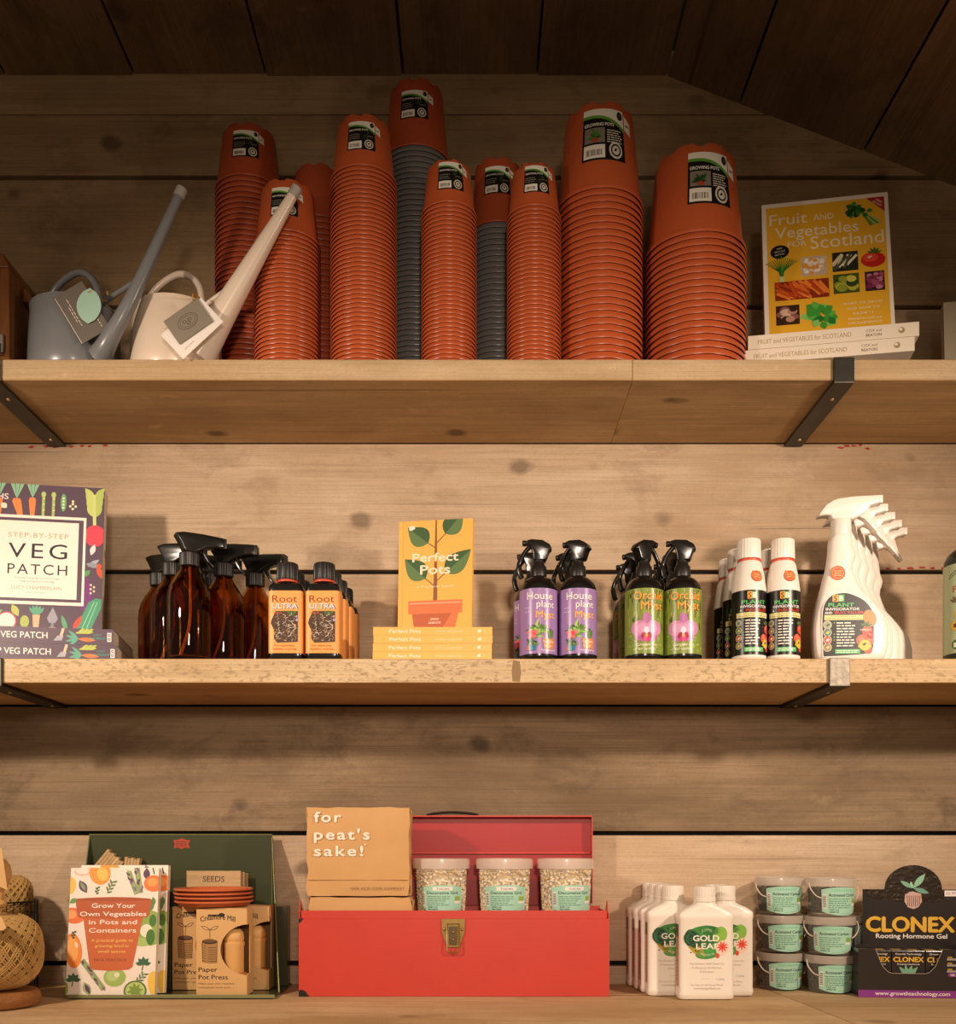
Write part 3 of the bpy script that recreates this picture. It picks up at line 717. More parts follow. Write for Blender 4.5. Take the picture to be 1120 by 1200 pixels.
# ------------------------------------------------------------------ veg patch books
def art_veg(W, H):
    a = Art(); x0 = -W / 2
    def u(x, y): return (x0 + x * W, y * H)
    bg = '#5d4a58'; a.rect(x0, 0, W / 2, H, bg)
    def carrot(x, y, l, wd, lean=0):
        for k in (-1, 0, 1): a.poly([u(x, y), u(x + k * .042 - .016, y + .12), u(x + k * .042 + .02, y + .12)], '#8fbf9a')
        a.poly([u(x - wd, y - .015), u(x - wd * .7, y + .004), u(x + wd * .7, y + .004), u(x + wd, y - .015), u(x + lean + wd * .6, y - l), u(x + lean - wd * .3, y - l)], '#e8894a')
    carrot(.322, .895, .14, .036, .035); carrot(.442, .905, .16, .028, 0)
    carrot(.18, .895, .14, .036, .0); carrot(.08, .905, .16, .028, 0)
    for xx in (.527, .605):
        a.line([u(xx, .77), u(xx, .93)], W * .022, '#a9bf62'); a.ell(*u(xx, .935), W * .018, H * .02, '#b9cc72')
        for q in (.82, .86, .90): a.leaf(*u(xx, q), W * .02, H * .011, 60, '#dfe08a')
    a.ell(*u(.682, .885), W * .022, H * .062, '#6fae74')
    for q in (-.036, -.014, .008, .03): a.ell(*u(.682, .885 + q), W * .01, H * .008, '#d6e6a8')
    for dx, dy in ((0, 0), (.02, .016), (.02, -.018), (.042, 0), (.02, .034)): a.ell(*u(.735 + dx, .862 + dy), W * .010, H * .0085, '#e8e2b8')
    for k in range(4):
        a.leaf(*u(.925, .79 + k * .04), W * .13, H * .045, 115 + k * 4, '#c3cf74'); a.leaf(*u(.925, .79 + k * .045), W * .12, H * .04, 62 - k * 4, '#b3c266')
    a.line([u(.93, .73), u(.92, .95)], W * .026, '#c9d488')
    a.ell(*u(.935, .663), W * .082, H * .075, '#d84a5a', n=28); a.leaf(*u(.935, .605), W * .10, H * .035, -105, '#efdcd8')
    a.leaf(*u(.885, .45), W * .11, H * .03, 35, '#a9adb5'); a.leaf(*u(.87, .47), W * .12, H * .035, -12, '#8f949c'); a.leaf(*u(.955, .455), W * .13, H * .04, -62, '#d8583f'); a.ell(*u(.975, .455), W * .02, H * .018, '#d8583f')
    a.ell(*u(.86, .27), W * .065, H * .125, '#7a3a7c', 8, 28); a.leaf(*u(.85, .38), W * .08, H * .035, 45, '#5f9a5f')
    for k in range(5): a.ell(*u(.915 + .025 * (k % 2), .325 - k * .014), W * .009, H * .008, '#e6c9a0')
    a.poly([u(.80, .0), u(.915, .0), u(1.0, .17), u(1.0, .23), u(.955, .235), u(.90, .205)], '#4f9a78')
    for k in (0, 1): a.line([u(.845 + k * .035, .0), u(.945 + k * .025, .21)], W * .008, '#8cc8a0')
    # white panel
    a.rect(*u(.135, .178), *u(.865, .785), '#f3e8d8'); a.rect(*u(.155, .200), *u(.845, .765), '#5d4a58'); a.rect(*u(.175, .220), *u(.808, .745), '#f3e8d8')
    a.text('STEP-BY-STEP', *u(.50, .632), H * .034, '#e79a80', sp=1.15, w=W * .46)
    a.text('VEG', *u(.50, .492), H * .105, '#2e2732', sp=1.25, w=W * .45); a.text('PATCH', *u(.503, .382), H * .072, '#2e2732', sp=1.25, w=W * .455)
    a.text('A foolproof guide to every stage', *u(.50, .352), H * .011, '#8a7f86', w=W * .34); a.text('of growing fruit and veg', *u(.50, .330), H * .011, '#8a7f86', w=W * .26)
    a.text('LUCY CHAMBERLAIN', *u(.50, .280), H * .024, '#c89a84', w=W * .38); a.text('New edition', *u(.50, .255), H * .010, '#a89a94', w=W * .14)
    # bottom row
    a.ell(*u(.284, .062), W * .075, H * .064, '#d8506a', n=28); a.ell(*u(.284, .062), W * .066, H * .056, '#f1dcd0', n=28)
    for k in range(3): a.leaf(*u(.175, .10), W * .09, H * .025, 30 + k * 50, '#86b070')
    a.leaf(*u(.32, .175), W * .11, H * .045, -62, '#b7bf62'); a.ell(*u(.42, .062), W * .034, H * .042, '#a9b85a')
    for k in range(5): a.leaf(*u(.507, .105), W * .09, H * .022, 50 + k * 20, '#5fa583')
    a.poly([u(.478, .11), u(.535, .11), u(.525, 0), u(.488, 0)], '#e8b48c')
    a.poly([u(.63, .165), u(.672, .09), u(.655, .06), u(.605, .06), u(.588, .09)], '#9b9aa2'); a.rect(*u(.62, .03), *u(.64, .06), '#8a8890'); a.rect(*u(.605, .0), *u(.655, .03), '#efcfae')
    a.leaf(*u(.745, .0), W * .15, H * .03, 108, '#5fa57c'); a.leaf(*u(.785, .01), W * .15, H * .035, 62, '#d8503f')
    a.text('RHS', *u(.258, .890), H * .040, '#efe4da', 'R', .012, w=W * .13)
    a.leaf(*u(.25, .83), W * .06, H * .04, 140, '#efe0c8')
    return a
def spine_veg(h_, t_):
    a = Art(); a.text('STEP-BY-STEP VEG PATCH', h_ * .105, -t_ * .18, t_ * .40, '#efe4da', 'R', .014, w=h_ * .60)
    a.poly([(h_ * .14, -t_ * .3), (h_ * .165, t_ * .02), (h_ * .20, t_ * .0), (h_ * .19, -t_ * .28)], '#a9a8b0'); a.line([(h_ * .185, 0), (h_ * .20, t_ * .48)], t_ * .16, '#e9c0a0')
    for k in range(4): a.leaf(h_ * .29, -t_ * .15, h_ * .08, t_ * .18, 140 + k * 26, '#5fa58c')
    a.leaf(h_ * .285, -t_ * .16, h_ * .11, t_ * .26, -3, '#e8793f')
    for k in range(6): a.leaf(h_ * .27 + k * h_ * .013, t_ * .2, h_ * .06, t_ * .16, 10 + 25 * (k % 2), '#b9c25a')
    a.text('LUCY', h_ * .405, t_ * .06, t_ * .13, '#5fb0a0', w=h_ * .05); a.text('CHAMBERLAIN', h_ * .405, -t_ * .16, t_ * .13, '#5fb0a0', w=h_ * .10)
    a.rect(h_ * .462, -t_ * .28, h_ * .487, t_ * .28, '#efe4da'); a.rect(h_ * .467, t_ * .04, h_ * .482, t_ * .2, '#5d4a58'); a.rect(h_ * .467, -t_ * .2, h_ * .482, -t_ * .04, '#5d4a58'); a.rect(h_ * .472, t_ * .08, h_ * .478, t_ * .16, '#efe4da'); a.rect(h_ * .472, -t_ * .16, h_ * .478, -t_ * .08, '#efe4da')
    return a
VW, VH, VT = 0.165, 0.243, 0.0245
xr1, xr2 = X_(133, -.212), X_(137, -.212)
book('purple vegetable growing book lying lowest under the standing copy', VW, VH, VT, '#5d4a58', None, spine_veg(VH, VT), (xr2 - VH / 2 * math.cos(R(9)), -0.2315, ZM + 0.0004), None, lying=True, yaw=R(9))
book('purple vegetable growing book lying right under the standing copy', VW, VH, VT, '#5d4a58', None, spine_veg(VH, VT), (xr1 - VH / 2 * math.cos(R(9)), -0.231, ZM + 0.0004 + VT + .0004), None, lying=True, yaw=R(9))
VWs = 0.196
book('purple vegetable patch book standing with its white panelled cover to the room', VWs, VH, 0.022, '#5d4a58', art_veg(VWs, VH), None, (X_(114, -.17) - VWs / 2 * math.cos(R(9)), -0.160, ZM + 2 * VT + .0016), None, yaw=R(9), lean=R(8))
# leaf of a small plant reaching in behind the book
lt = thing('potted_plant', 'small green plant whose leaf tips show above the purple vegetable book', 'plant', (X_(-40, -.055), -0.055, ZM))
MB().lathe([(0.026, 0.0004), (0.034, 0.06), (0.036, 0.06), (0.036, 0.07), (0.033, 0.07), (0.030, 0.06), (0.001, 0.058)], 28).build('pot', M_TERRA, lt)
M_LEAF = mat('plant_leaf', '#4f7a26', 0.5)
for k in range(9):
    an = k * 40.0 + (8 if k == 0 else 0); ca, sa = math.cos(R(an)), math.sin(R(an)); sg = 0.4 if sa > 0 else 1.0
    ln = 0.045; z1 = 0.205 + 0.012 * (k % 3)
    pts = curve_pts([(0.004 * ca, 0.004 * sa * sg, 0.055), (0.010 * ca, 0.010 * sa * sg, z1 * .7), (0.024 * ca, 0.02 * sa * sg, z1), (0.05 * ca, 0.03 * sa * sg, z1 + .012)], 5)
    n = len(pts); MB().tube(pts, [0.0012 + 0.0075 * max(0, math.sin(PI * max(0, (i / (n - 1) - .55) / .45))) for i in range(n)], 8, flat=0.12).build('leaf', M_LEAF, lt)

# ------------------------------------------------------------------ amber spray bottles
def glass(name, col, rough=0.02):
    if name in MATS: return MATS[name]
    m = mat(name, col, rough, trans=1.0, ior=1.3); return m
M_AMBER = glass('amber_glass', '#c98f42')
M_TUBE = mat('dip_tube_plastic', '#d8a860', 0.4)
def amber():
    t = thing('spray_bottle', '', 'spray bottle')
    r = 0.0345
    MB().lathe([(0.001, 0.0035), (r - 0.006, 0.0030), (r - 0.004, 0.0003), (r - 0.001, 0.0015), (r, 0.006), (r, 0.094), (r * .97, 0.106), (r * .88, 0.118), (r * .72, 0.129), (r * .54, 0.138), (r * .43, 0.144), (r * .40, 0.150),
               (r * .40, 0.158), (r * .34, 0.158), (r * .34, 0.150), (r * .37, 0.142), (r * .5, 0.135), (r * .68, 0.126), (r * .84, 0.115), (r * .925, 0.104), (r - .002, 0.093), (r - .002, 0.008), (r - 0.006, 0.0055), (0.001, 0.0055)], 44).build('bottle', M_AMBER, t)
    cap = MB()
    rings = []
    for z, rr in ((0.1495, .0148), (0.151, .0152), (0.1685, .0152), (0.170, .0145)):
        rings.append([((rr + (0.0004 if i % 2 else -0.0003)) * math.cos(2 * PI * i / 56), (rr + (0.0004 if i % 2 else -0.0003)) * math.sin(2 * PI * i / 56), z) for i in range(56)])
    cap.loft(rings).build('collar', M_BLK2, t, smooth=20)
    o = [(-24, 27.6), (-10, 31), (20, 31), (52, 29), (52, 12), (39, 12.5), (24, 9), (13, 3), (8, -0.5), (-8, -0.5), (-11, 4), (-15, 13), (-19, 20)]
    h = MB().prism([(x * .001, 0.170 + z * .001) for x, z in o], -0.0095, 0.0095).build('trigger_head', M_BLK, t, smooth=30, bevel=0.003, bseg=3)
    MB().prism([(x * .001, 0.170 + z * .001) for x, z in [(18, 11), (24, 11), (25, 2), (29, -7), (37, -17), (34, -19), (26, -10), (20, 0)]], -0.006, 0.006).build('trigger_lever', M_BLK, t, bevel=0.0012)
    MB().box(0.050, 0.056, -0.008, 0.008, 0.1825, 0.1985).build('nozzle', M_BLK2, t, bevel=0.001)
    MB().tube(curve_pts([(0, 0, 0.165), (0.001, 0, 0.11), (-0.001, -0.004, 0.06), (-0.016, -0.012, 0.009)], 6), 0.0022, 8).build('dip_tube', M_TUBE, t)
    return t
proto = amber()
for k, (px, Y, yaw, lab) in enumerate((
        (222, -.198, 28, 'amber glass spray bottle standing foremost of its cluster'),
        (202, -.141, -8, 'amber glass spray bottle half hidden behind the foremost one, towards the purple books'),
        (262, -.1385, -2, 'amber glass spray bottle half hidden behind the foremost one, towards the root feed bottles'),
        (187, -.080, -18, 'amber glass spray bottle at the wall, nearest the purple books'),
        (299, -.078, -14, 'amber glass spray bottle at the wall, right beside the root feed bottles'),
        (243, -.078, 24, 'amber glass spray bottle at the wall, in the middle of the back row'))):
    loc = (X_(px, Y), Y, ZM + 0.0002)
    if k == 0: proto.location = loc; proto.rotation_euler = (0, 0, R(yaw)); proto['label'] = lab; proto['group'] = 'amber spray bottles'
    else: copy_tree(proto, None, loc, (0, 0, R(yaw)), lab)

# ------------------------------------------------------------------ root feed bottles
M_ORANGE = ink('#eda050', 0.4)
def rootbottle():
    t = thing('plant_feed_bottle', '', 'bottle'); hw, hd = 0.0262, 0.0215
    rg = [ring(z, hw * k, hd * k, 7, 40) for z, k in ((0.0003, .93), (0.002, .985), (0.008, 1), (0.106, 1), (0.1115, .985), (0.1155, .92))]
    rg += [ring(0.118, .0165, .0155, 2.6, 40), ring(0.1225, .0140, .0140, 2, 40), ring(0.125, .0135, .0135, 2, 40)]
    MB().loft(rg).build('bottle', M_BLK, t)
    MB().lathe([(.0162, .1205), (.0166, .122), (.0160, .1238)], 40).build('seal_ring', M_RED, t)
    rings = [[((rr + (0.0006 if i % 4 < 2 else -0.0002)) * math.cos(2 * PI * i / 96), (rr + (0.0006 if i % 4 < 2 else -0.0002)) * math.sin(2 * PI * i / 96), z) for i in range(96)] for z, rr in ((.124, .0160), (.125, .0164), (.1465, .0160), (.1500, .0150), (.1508, .0132))]
    MB().loft(rings).build('cap', M_BLK2, t, smooth=30)
    lb = MB().loft([ring(z, hw + .0004, hd + .0004, 7, 40) for z in (0.0098, 0.1045)], 0, False, False).build('label', M_ORANGE, t)
    a = Art()
    a.text('Root', -.0005, .0870, .0108, '#8a3a1c', w=.038)
    a.text('ULTRA', .0005, .0768, .0078, '#5a5a78', bold=.03, w=.0395); a.text('ULTRA', -.0003, .0773, .0078, '#e6e2e4', bold=.012, w=.038)
    rnd = random.Random(4)
    a.poly([(-.0205, .060), (-.0165, .068), (-.014, .0735), (.0195, .0735), (.0195, .0268), (.008, .0262), (-.012, .0255), (-.0165, .032), (-.0165, .045), (-.0215, .055)], '#4a3222')
    base = a.items[-1][4]
    def low(k): it = a.items[-1]; a.items[-1] = it[:4] + (base + k,)
    for k in range(40): a.ell(rnd.uniform(-.014, .018), rnd.uniform(.030, .068), rnd.uniform(.001, .0025), rnd.uniform(.0006, .0016), rnd.choice(('#2c1c12', '#6a4a34', '#7f6248'))); low(1 + k % 2)
    for k in range(46):
        x, y = rnd.uniform(-.014, .016), rnd.uniform(.029, .066); an = rnd.uniform(0, 360); L_ = rnd.uniform(.004, .009)
        q = [(x, y), (x + L_ * .5 * math.cos(R(an)), y + L_ * .5 * math.sin(R(an))), (x + L_ * math.cos(R(an + 30)), y + L_ * math.sin(R(an + 30)))]
        q = [(min(max(p[0], -.0155), .0185), min(max(p[1], .0285), .072)) for p in q]
        if q[0] != q[1] and q[1] != q[2]: a.line(q, rnd.uniform(.0004, .0009), rnd.choice(('#c9ab8c', '#e3cfb4', '#a5856a'))); low(3 + k % 3)
    for k in range(12): a.leaf(rnd.uniform(.004, .014), rnd.uniform(.066, .0705), .005, .002, rnd.uniform(0, 90), '#5c7a3a'); low(6)
    a.text('PLUS', -.0105, .0692, .0030, '#e2592a', bold=.02, w=.0115)
    a.ell(.0180, .0600, .0022, .0022, '#a89ac8'); a.ell(.0175, .0652, .0016, .0016, '#a89ac8')
    a.text('For explosive,', -.0005, .0200, .0030, '#a8481c', bold=.01, w=.0305); a.text('healthy rooting', -.0005, .0148, .0030, '#a8481c', bold=.01, w=.0350)
    a.build('label_print', front(-(hd + .0004)), lb, rough=0.4)
    return t
proto = rootbottle()
first = True
for c_, (px, nm) in enumerate(((337, 'beside the amber sprays'), (380, 'beside the yellow books'))):
    for k, Y in enumerate((-.2095, -.158, -.108, -.058)):
        lab = ('foremost orange-labelled root feed bottle of the column %s' if k == 0 else ORD[k] + ' orange-labelled root feed bottle back in the column %s') % nm
        loc = (X_(px, -.2095) + (0.0005 * k if c_ == 0 else 0.0030 * k), Y, ZM + 0.0002)
        if first: proto.location = loc; proto['label'] = lab; proto['group'] = 'orange root feed bottles'; first = False
        else: copy_tree(proto, None, loc, (0, 0, R((0, 0, -1.5, 1, 0)[k])), lab)

# ------------------------------------------------------------------ perfect pots books
def art_pp(W, H):
    a = Art(); x0 = -W / 2; M_ = '#eeb254'
    def u(x, y): return (x0 + x * W, y * H)
    a.rect(x0, 0, W / 2, H, M_); a.rect(x0 + W * .055, 0, x0 + W * .062, H, '#d99b3e')
    br = '#8a5a3c'
    a.poly([u(.475, .27), u(.535, .27), u(.515, 1.0), u(.495, 1.0)], br)
    def lf(x, y, ln, wd, an, st):
        a.line([u(*st), u(x, y)], W * .014, br)
        a.leaf(*u(x, y), W * ln, W * wd, an, '#5f7a4a', 12, .72)
        c_, s_ = math.cos(R(an)), math.sin(R(an)); p = u(x, y)
        half = [(t * W * ln, W * wd / 2 * math.sin(PI * t ** .72)) for t in [k / 12 for k in range(13)]]
        if math.cos(R(an)) < 0: half = [(q[0], -q[1]) for q in half]
        a.poly([(p[0] + q[0] * c_ - q[1] * s_, p[1] + q[0] * s_ + q[1] * c_) for q in half], '#3f5c36')
    lf(.40, .80, .36, .28, 142, (.50, .755)); lf(.63, .875, .37, .27, 50, (.52, .80))
    lf(.37, .49, .40, .28, 136, (.50, .42)); lf(.64, .535, .46, .27, 42, (.525, .47))
    a.text('Perfect', *u(.50, .640), H * .075, '#f3e2c4', bold=.03, w=W * .62); a.text('Pots', *u(.50, .530), H * .080, '#f3e2c4', bold=.03, w=W * .40)
    a.text('A Practical Guide', *u(.50, .412), H * .020, '#f3e2c4', sp=1.2, bold=.01, w=W * .50)
    a.rect(*u(.14, .185), *u(.87, .300), '#d9764a'); a.rect(*u(.16, .270), *u(.85, .283), '#eba07a')
    a.poly([u(.19, .185), u(.82, .185), u(.76, 0), u(.24, 0)], '#d9764a'); a.poly([u(.19, .185), u(.73, .185), u(.55, 0), u(.24, 0)], '#b9603c')
    a.text('SIMON', *u(.50, .128), H * .017, '#f3e2c4', bold=.02); a.text('AKEROYD', *u(.50, .097), H * .017, '#f3e2c4', bold=.02)
    a.leaf(*u(.14, .925), W * .06, W * .035, 60, '#f0e6d2'); a.leaf(*u(.17, .945), W * .05, W * .04, 0, '#f0e6d2'); a.ell(*u(.165, .93), W * .03, W * .022, '#f0e6d2'); a.leaf(*u(.18, .925), W * .05, W * .035, 40, '#f0e6d2')
    return a
def spine_pp(h_, t_):
    a = Art(); a.text('Perfect Pots', -h_ * .365, -t_ * .2, t_ * .42, '#f3e2c4', 'L', .03, w=h_ * .265)
    a.text('SIMON AKEROYD', h_ * .02, -t_ * .14, t_ * .20, '#f3e2c4', 'L', .01, sp=1.2, w=h_ * .225)
    a.leaf(h_ * .375, -t_ * .2, t_ * .5, t_ * .25, 60, '#f3e2c4'); a.leaf(h_ * .395, -t_ * .2, t_ * .5, t_ * .25, 80, '#f3e2c4'); a.ell(h_ * .392, -t_ * .02, t_ * .22, t_ * .16, '#f3e2c4'); a.bars(h_ * .425, h_ * .45, [t_ * .08, -t_ * .16], t_ * .08, '#f0d49a')
    return a
PH, PT = 0.1805, 0.01225
for k, (dx, nm) in enumerate(((-.0008, 'lowest of the four lying spines'), (-.0006, 'second from the bottom of the four spines'), (.0004, 'third from the bottom of the four spines'), (.0, 'topmost of the four lying spines'))):
    book('yellow plant pot book, ' + nm, 0.126, PH, PT, '#eeb254', None, spine_pp(PH, PT), (X_(507, -.228) + dx, -0.228 + .0006 * (k % 2), ZM + .0004 + k * (PT + .0003)), None, lying=True, hard=True, group='lying yellow plant pot books')
book('yellow book with a potted plant cover standing on four lying copies', 0.1195, 0.1865, 0.013, '#eeb254', art_pp(0.1195, 0.1865), None, (X_(510.5, -.155), -0.148, ZM + .0004 + 4 * (PT + .0003) + .0008), None, yaw=R(-9), lean=R(4), hard=True)

# ------------------------------------------------------------------ myst spray bottles
def myst(kind):
    t = thing('mist_spray_bottle', '', 'spray bottle'); r = 0.0290
    MB().lathe([(r * .9, .0003), (r * .98, .0025), (r, .006), (r, .106), (r * .985, .110), (r * .93, .116), (r * .83, .1215), (r * .68, .126), (r * .5, .129), (r * .43, .1305), (r * .43, .135)], 44).build('bottle', M_BLK, t)
    MB().lathe([(.0122, .130), (.0126, .1315), (.0120, .146), (.0095, .149), (.0085, .155), (.0085, .160)], 36).build('collar', M_BLK2, t)
    o = [(-19, 26), (-19, 31), (-11, 33), (6, 31.5), (17, 25), (21, 17), (17, 15), (13, 4), (11, 0), (-8, 0), (-9, 12), (-12, 22)]
    MB().prism([(x * .001, .155 + z * .001) for x, z in o], -.0085, .0085).build('trigger_head', M_BLK, t, smooth=30, bevel=.0028, bseg=3)
    ptsl = curve_pts([(-.014, 0, .178), (-.022, 0, .168), (-.030, 0, .152), (-.029, 0, .138), (-.026, 0, .130)], 5)
    MB().tube(ptsl, [.0036 if i < 12 else .0042 for i in range(len(ptsl))], 10).build('trigger_lever', M_BLK, t)
    MB().lathe([(.0042, 0), (.0045, .002), (.0045, .006), (.003, .0065)], 16, M=Matrix.Translation((-.0185, 0, .1835)) @ Matrix.Rotation(R(-90), 4, 'Y')).build('nozzle', M_BLK2, t)
    seg = 64
    lb = MB().loft([[((r + .0004) * math.cos(2 * PI * i / seg), (r + .0004) * math.sin(2 * PI * i / seg), z) for i in range(seg)] for z in (.0085, .1075)], 0, False, False).build('label', ink('#9d7bb0' if kind == 'house' else '#7f8f3a', 0.3), t)
    a = Art(); rnd = random.Random(9 if kind == 'house' else 5)
    def low(k, base): it = a.items[-1]; a.items[-1] = it[:4] + (base + k,)
    if kind == 'house':
        for s_, dx, dy, c in ((1, .0005, -.0005, '#5d4670'), (0, 0, 0, '#efe4da')):
            a.text('House', -.0005 + dx, .0905 + dy, .0118, c, bold=.012, w=.041); a.text('plant', .0085 + dx, .0785 + dy, .0105, c, bold=.012, w=.029)
        a.text('Myst', .0085 + .0005, .0625 - .0005, .0110, '#7a4a4a', bold=.02, w=.031); a.text('Myst', .0085, .0625, .0110, '#f0b04a', bold=.02, w=.031)
        a.bars(-.026, -.016, [.0775, .0715], .0016, '#c9b4d0')
        base = 3
        for k in range(46):
            an = rnd.uniform(-20, 200); a.leaf(-.0055 + rnd.uniform(-.003, .003), .040 + rnd.uniform(-.006, .008), rnd.uniform(.010, .020), rnd.uniform(.0025, .0045), an, rnd.choice(('#4f7a2a', '#6f9a3a', '#8fb54a', '#35591f', '#a9c862'))); low(1 + k % 5, base)
        for k in range(14): a.leaf(.0155 + rnd.uniform(-.003, .003), .031, rnd.uniform(.008, .018), .004, rnd.uniform(70, 110), rnd.choice(('#3f5f24', '#5c8234'))); low(4 + k % 3, base)
        a.poly([(.0035, .0315), (.0235, .0315), (.022, .016), (.005, .016)], '#d8843a'); low(7, base)
        for k in range(10): a.rect(*(lambda x, y: (x, y, x + .0022, y + .0012))(rnd.uniform(.005, .019), rnd.uniform(.018, .029)), rnd.choice(('#f0dcb4', '#e8b06a'))); low(8, base)
        for k in range(34): a.leaf(-.0125 + rnd.uniform(-.006, .006), .026 + rnd.uniform(-.006, .004), .006, .003, rnd.uniform(0, 360), rnd.choice(('#2f4a2a', '#45633a', '#6a8a5a'))); low(8 + k % 3, base)
        for k in range(12): a.ell(-.0125 + rnd.uniform(-.006, .006), .0375 + rnd.uniform(-.004, .004), .0030, .0028, rnd.choice(('#e0485a', '#ee6a70', '#d83a52')), n=10); low(11 + k % 2, base)
        a.rect(-.0215, .0135, -.017, .0200, '#d8703a'); low(9, base)
        a.poly([(-.0185, .0205), (-.0065, .0205), (-.008, .013), (-.017, .013)], '#2a7a9a'); low(12, base)
        a.text('Complete', .0125, .0250, .0034, '#f3e4d4', bold=.012, w=.017); low(13, base); a.text('care for', .0115, .0190, .0034, '#f3e4d4', bold=.012, w=.014); low(13, base); a.text('houseplants', .0125, .0125, .0034, '#e9d6e4', bold=.012, w=.023); low(13, base)
    else:
        base = 0
        for k in range(150):
            x, y = rnd.uniform(-.034, .034), rnd.uniform(.012, .103); top = y > .045
            c = rnd.choice(('#8f9a3f', '#a9a850', '#5c6a26', '#3f4a1a', '#b9b05c', '#6a5a28') if top else ('#7f9a3a', '#95ad4a', '#5f7a2a', '#a9b85a'))
            if top: a.rect(x, y, x + rnd.uniform(.0008, .0022), min(.1055, y + rnd.uniform(.004, .016)), c)
            else: a.leaf(x, y, .007, .002, rnd.uniform(-20, 60), c)
            low(k % 4, base)
        base = 4
        for dx, dy, c, b_ in ((.0005, -.0005, '#5a3a14', 0), (0, 0, '#eda040', 1)):
            a.text('Orchid', .003 + dx, .0905 + dy, .0125, c, bold=.014, w=.047); low(b_, base); a.text('Myst', .0085 + dx, .0755 + dy, .0125, c, bold=.018, w=.036); low(b_, base)
        pk, pk2 = '#c985ae', '#b06a9c'
        cx, cy = -.001, .045
        a.ell(cx - .010, cy - .009, .008, .010, pk2, 35); low(0, base); a.ell(cx + .010, cy - .009, .008, .010, pk2, -35); low(0, base)
        a.ell(cx, cy + .014, .0068, .0115, pk2); low(1, base)
        a.ell(cx - .0115, cy + .002, .0130, .0115, pk, 12); low(2, base); a.ell(cx + .0115, cy + .002, .0130, .0115, pk, -12); low(2, base)
        for s_ in (-1, 1): a.ell(cx + s_ * .009, cy + .002, .008, .007, '#d59bbd', -12 * s_); low(3, base)
        a.ell(cx, cy - .002, .004, .006, '#efd0e0'); low(4, base)
        for s_ in (-1, 1): a.ell(cx + s_ * .0045, cy - .009, .0032, .0050, '#a8284a', 20 * s_); low(5, base)
        a.ell(cx, cy - .0145, .0058, .0040, '#d02f74'); low(6, base); a.ell(cx, cy - .009, .0022, .0028, '#e8a03a'); low(7, base)
        a.text('Complete care', -.0005, .0205, .0038, '#f3e8d4', bold=.018, w=.032, shear=.1); low(1, base); a.text('for orchids', -.0005, .0140, .0038, '#f3e8d4', bold=.018, w=.026, shear=.1); low(1, base)
    a.build('label_print', cyl(r + .0004), lb, step=.003, rough=0.3)
    return t
first = myst('house')
for i, (px, nm) in enumerate(((631, 'beside the yellow books'), (677, 'beside the orchid sprays'))):
    for k, Y in enumerate((-.207, -.140)):
        loc = (X_(px, -.207) + (-.006 if k else 0), Y, ZM + .0002); yaw = ((-6, 4), (-32, -8))[i][k]
        lab = ('purple-labelled houseplant mist spray, %s of the column %s' % (('front', 'rear')[k], nm))
        if i == k == 0: o = first; o.location = loc; o['label'] = lab; o['group'] = 'purple houseplant mist sprays'
        else: o = copy_tree(first, None, loc, None, lab)
        # the label keeps facing the room, only the sprayer head is turned
        hd = R(yaw)
        for ch in KIDS[o.name]:
            if ch.name.startswith(('trigger', 'nozzle')): ch.rotation_euler = (0, 0, hd)
        o.rotation_euler = (0, 0, R((2, 0)[i]) - (R(28) if k else 0))
first = myst('orchid')
for i, (px, nm) in enumerate(((754.5, 'beside the houseplant sprays'), (799.5, 'beside the white bottles'))):
    for k, Y in enumerate((-.207, -.143, -.079)):
        loc = (X_(px, -.207) + (.004 if i == 1 and k == 2 else 0), Y, ZM + .0002); yaw = ((-150, -28, 10), (-6, -50, 30))[i][k]
        lab = '%s green-labelled orchid mist spray of the column %s' % (('front', 'middle', 'rear')[k], nm)
        if i == k == 0: o = first; o.location = loc; o['label'] = lab; o['group'] = 'green orchid mist sprays'
        else: o = copy_tree(first, None, loc, None, lab)
        for ch in KIDS[o.name]:
            if ch.name.startswith(('trigger', 'nozzle')): ch.rotation_euler = (0, 0, R(yaw))
        o.rotation_euler = (0, 0, R((0, -7)[i] - (0, 4, 34)[k]))

